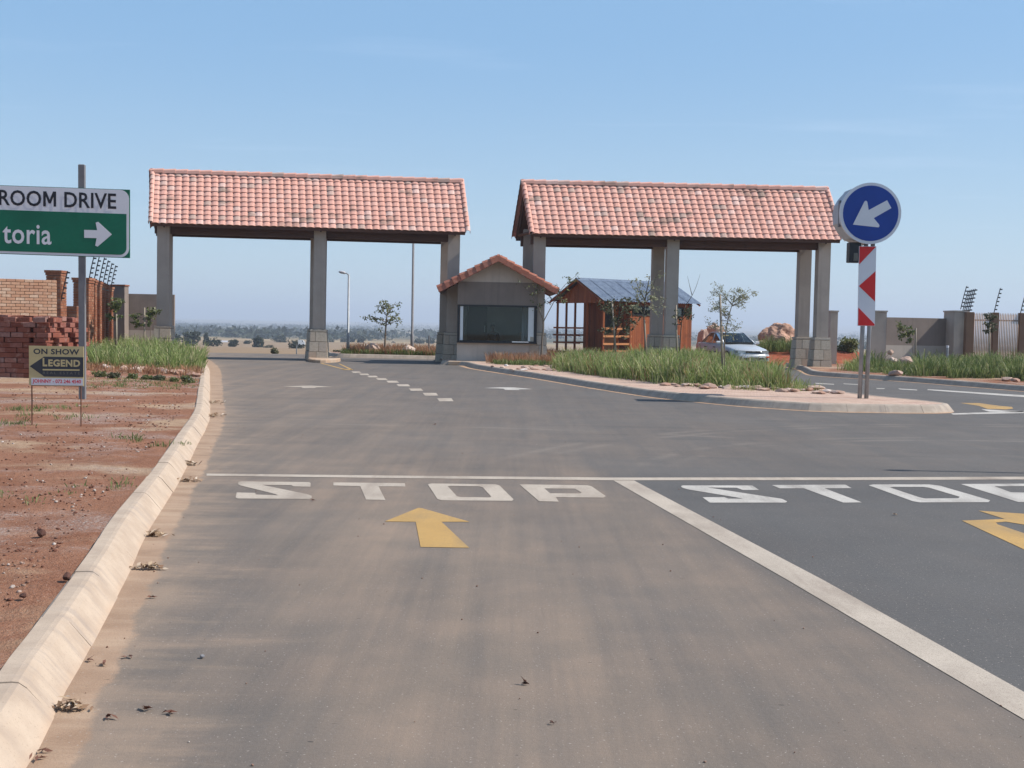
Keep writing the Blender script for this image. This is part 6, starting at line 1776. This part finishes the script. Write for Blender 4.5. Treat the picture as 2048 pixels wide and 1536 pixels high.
# trees out in the valley
OFF = ([28, 42, 57, 71], [1200, 600, 300, 52])
far = [(380, 692.5, 36, 32, 'big dark round tree at the left of the valley, nearest the left column'), (348, 691, 30, 22, 'dark tree between the left column and the big round valley tree'), (425, 694, 36, 19, 'low wide dark tree right of the big round valley tree'), (412, 690, 10, 24, 'narrow pointed tree behind the low wide valley tree'), (465, 695, 24, 17, 'bushy valley tree beside the white farmhouse'), (516, 696, 27, 24, 'dark upright valley tree in the middle of the left opening'), (494, 690, 18, 10, 'small tree left of the dark upright valley tree'), (537, 698, 22, 9, 'low wide bush at the edge of the dry field'), (558, 687, 34, 17, 'pale green domed tree farther off in the valley'), (596, 700, 34, 20, 'dark tree group beside the middle column of the left canopy'), (662, 686, 14, 8, 'small far tree just right of the middle column'), (687, 686, 14, 12, 'far tree left of the street lamp'), (704, 686, 14, 14, 'dark far tree right of the street lamp'), (723, 687, 16, 16, 'round far tree left of the small planted tree'), (786, 687, 10, 5, 'tiny far bush right of the small planted tree'), (838, 689, 24, 13, 'far dark hedge-like tree right of the tall pole'), (862, 689, 22, 14, 'far dark tree beside the right column of the left canopy')]
for i, (u, vb, w_, h_, lab) in enumerate(far):
    off = vb - (HZ + (u - U0) * RO); y = float(np.interp(off, *OFF))
    shrub(lab, u, vb + 1, w_ * 1.12, h_ * 1.12, y, 'farleaf', 520, .085 * h_ * y / F * 1.6, 100 + i, 'valley_tree', None, 'trees in the valley')

def house(label, u, vb, w_px, h_px, roofm):
    off = vb - (HZ + (u - U0) * RO); y = float(np.interp(off, *OFF)) + 40; b = AT(u, vb, y); k = y / F
    root = thing('farmhouse', label, 'house', b, .2); w, h = w_px * k, h_px * k
    mb = MB(); mb.box((0, 0, h * .3 - .5), (w, w * .6, h * .6 + 1)); obj('wall', mb, M['alu'], root)
    mb = MB(); mb.add([(-w * .54, -w * .34, h * .6), (w * .54, -w * .34, h * .6), (w * .54, w * .34, h * .6), (-w * .54, w * .34, h * .6), (-w * .54, 0, h), (w * .54, 0, h)], [(0, 1, 5, 4), (2, 3, 4, 5), (0, 4, 3), (1, 2, 5), (3, 2, 1, 0)]); obj('roof', mb, M[roofm], root)
    for x in (-.28, .1):
        mb = MB(); mb.box((w * x, -w * .302, h * .32), (w * .14, .06, h * .22)); obj('window', mb, M['frame'], root)
house('white farmhouse among the valley trees', 449, 689, 13, 8, 'signbody')
house('small pale farm shed half hidden by valley trees', 468, 690, 7, 5, 'steel')
def van():
    y = 210; b = AT(603, 692, y)
    root = thing('white_van', 'small white van far off beside the middle column of the left canopy', 'van', b, .1)
    mb = MB(); mb.prism([(-.6, .25), (.62, .25), (.62, .75), (.42, .85), (.2, 1.15), (-.6, 1.15)], -.35, .35, Matrix(((1, 0, 0, 0), (0, 0, 1, 0), (0, 1, 0, 0), (0, 0, 0, 1)))); obj('body', mb, M['alu'], root)
    for x in (-.35, .38):
        mb = MB(); mb.tube([(x, -.37, .2), (x, -.28, .2)], .2, 10); obj('wheel', mb, M['rubber'], root)
    mb = MB(); mb.add([(.18, -.356, .8), (.38, -.356, .8), (.2, -.356, 1.08), (.1, -.356, 1.08)], [(0, 1, 2, 3)]); obj('side_window', mb, M['frame'], root)
    mb = MB(); mb.box((0, 0, -3), (.1, .1, 6.2)); 
van()
# far woods: one mass of crowns
L = []; r_ = np.random.default_rng(5)
for i in range(2600):
    y = float(r_.uniform(620, 2900)) if i < 2150 else float(r_.uniform(3200, 8800)); x = float(r_.uniform(-.36, .33)) * y
    nn = noise.noise(Vector((x * .002, y * .0035, 7)))
    dens = .55 if x < -.12 * y and y < 2600 else -.05
    if nn < .12 - dens * .45: continue
    z = float(gz(x, y)) + (noise.fractal(Vector((x * .0011, y * .0011, 3)), 1.0, 2.0, 4) * min(1, (y - 500) / 3000) * 5.5 if y > 500 else 0)
    h = float(r_.uniform(3.5, 6.5)) * (1 if y < 3200 else 1.3); w = h * float(r_.uniform(.8, 2.4)) * (1 if y < 3200 else 2.2)
    L.append(leaf_cloud((x, y, z + h * .45), (w, w, h * .6), 26, h * .42, i, .8, .5))
V, Ff = join(L)
tag(link('far_woods', fast_mesh('far_woods', V, Ff), M['farleaf']), 'blue-grey woods across the valley below the horizon', kind='stuff')

# ================================================================== dry leaves blown against the kerb
def leaves(name, label, u, v, w, d, n, size, seed, hgt=.035, mat_='deadleaf', group=None, cat='leaf pile'):
    r_ = np.random.default_rng(seed); c = G(u, v)
    x = r_.normal(0, .33, n) * w; y = r_.normal(0, .33, n) * d; z = np.abs(r_.normal(0, .5, n)) * hgt * np.exp(-(x / w * 1.6) ** 2) + .008
    p = np.stack([x, y, z], 1); a = r_.uniform(0, 6.28, n); t = r_.normal(0, .35, n)
    ax = np.stack([np.cos(a), np.sin(a), t], 1); b = np.stack([-np.sin(a), np.cos(a), r_.normal(0, .5, n)], 1)
    s = size * r_.uniform(.4, 1.5, (n, 1)); wd_ = s * r_.uniform(.12, .4, (n, 1))
    V = np.stack([p - ax * s / 2, p + b * wd_ / 2 + [0, 0, .006], p + ax * s / 2, p - b * wd_ / 2], 1)
    V[:, :, 2] = np.maximum(V[:, :, 2], .006)
    me = fast_mesh(name, V.reshape(-1, 3), np.arange(n)[:, None] * 4 + np.arange(4)[None])
    return tag(link(name, me, M[mat_], None, (c.x, c.y, 0)), label, cat, group)
leaves('leaf_pile', 'nearest heap of pale dead leaves at the foot of the left kerb', 143, 1420, .12, .045, 70, .042, 1)
leaves('leaf_pile', 'wide heap of dead leaves below the yellow arrow level at the left kerb', 296, 1139, .14, .05, 70, .046, 2)
leaves('leaf_pile', 'compact heap of dead leaves at the left kerb above the wide heap', 309, 1072, .13, .06, 60, .055, 3)
leaves('leaf_pile', 'thin scatter of dead leaves where the stop line meets the kerb', 374, 963, .18, .10, 40, .06, 4)
leaves('leaf_pile', 'small dark heap of dead leaves beyond the stop line at the kerb', 384, 930, .16, .12, 46, .07, 5)
leaves('leaf_pile', 'scattered dead leaves in the sand gutter near the bend of the kerb', 425, 832, .3, .5, 60, .09, 6)
leaves('leaf_pile', 'farthest dead leaves in the sand gutter before the bend', 428, 806, .35, .6, 50, .1, 7)
for i, (u, v, w) in enumerate(((178, 1323, .03), (305, 1197, .025), (222, 1438, .03), (340, 1429, .03), (88, 1506, .03), (80, 1522, .055), (256, 1317, .02), (200, 1331, .05), (295, 1422, .05), (1050, 1370, .02), (1105, 1450, .025), (1790, 1031, .03), (625, 1002, .02), (870, 850, .05))):
    leaves('dead_leaf', 'single dead leaf lying on the asphalt', u, v, w, w * .5, 5, .04, 20 + i, .008, 'brownleaf' if i != 11 else 'deadleaf', 'dead leaves on the road', 'leaf')

# ================================================================== haze
hz = NT('air'); hz.n.remove(hz.b)
pv = hz.new('ShaderNodeVolumePrincipled')
pv.inputs['Color'].default_value = (0.80, 0.88, 1.0, 1)
pv.inputs['Density'].default_value = 0.00042
pv.inputs['Anisotropy'].default_value = 0.1
hz.l(pv.outputs[0], hz.n['Material Output'].inputs['Volume'])
mb = MB(); mb.box((0, 5000, -80), (26000, 10400 * 2, 400))
hb = MB(); hb.add([(-13000, -120, -290), (13000, -120, -290), (13000, 14600, -290), (-13000, 14600, -290), (-13000, -120, 90), (13000, -120, 90), (13000, 14600, 90), (-13000, 14600, 90)], [(3, 2, 1, 0), (4, 5, 6, 7), (0, 1, 5, 4), (1, 2, 6, 5), (2, 3, 7, 6), (3, 0, 4, 7)])
HAZE = tag(obj('haze', hb, hz.m), 'thin blue haze over the whole valley', kind='stuff')
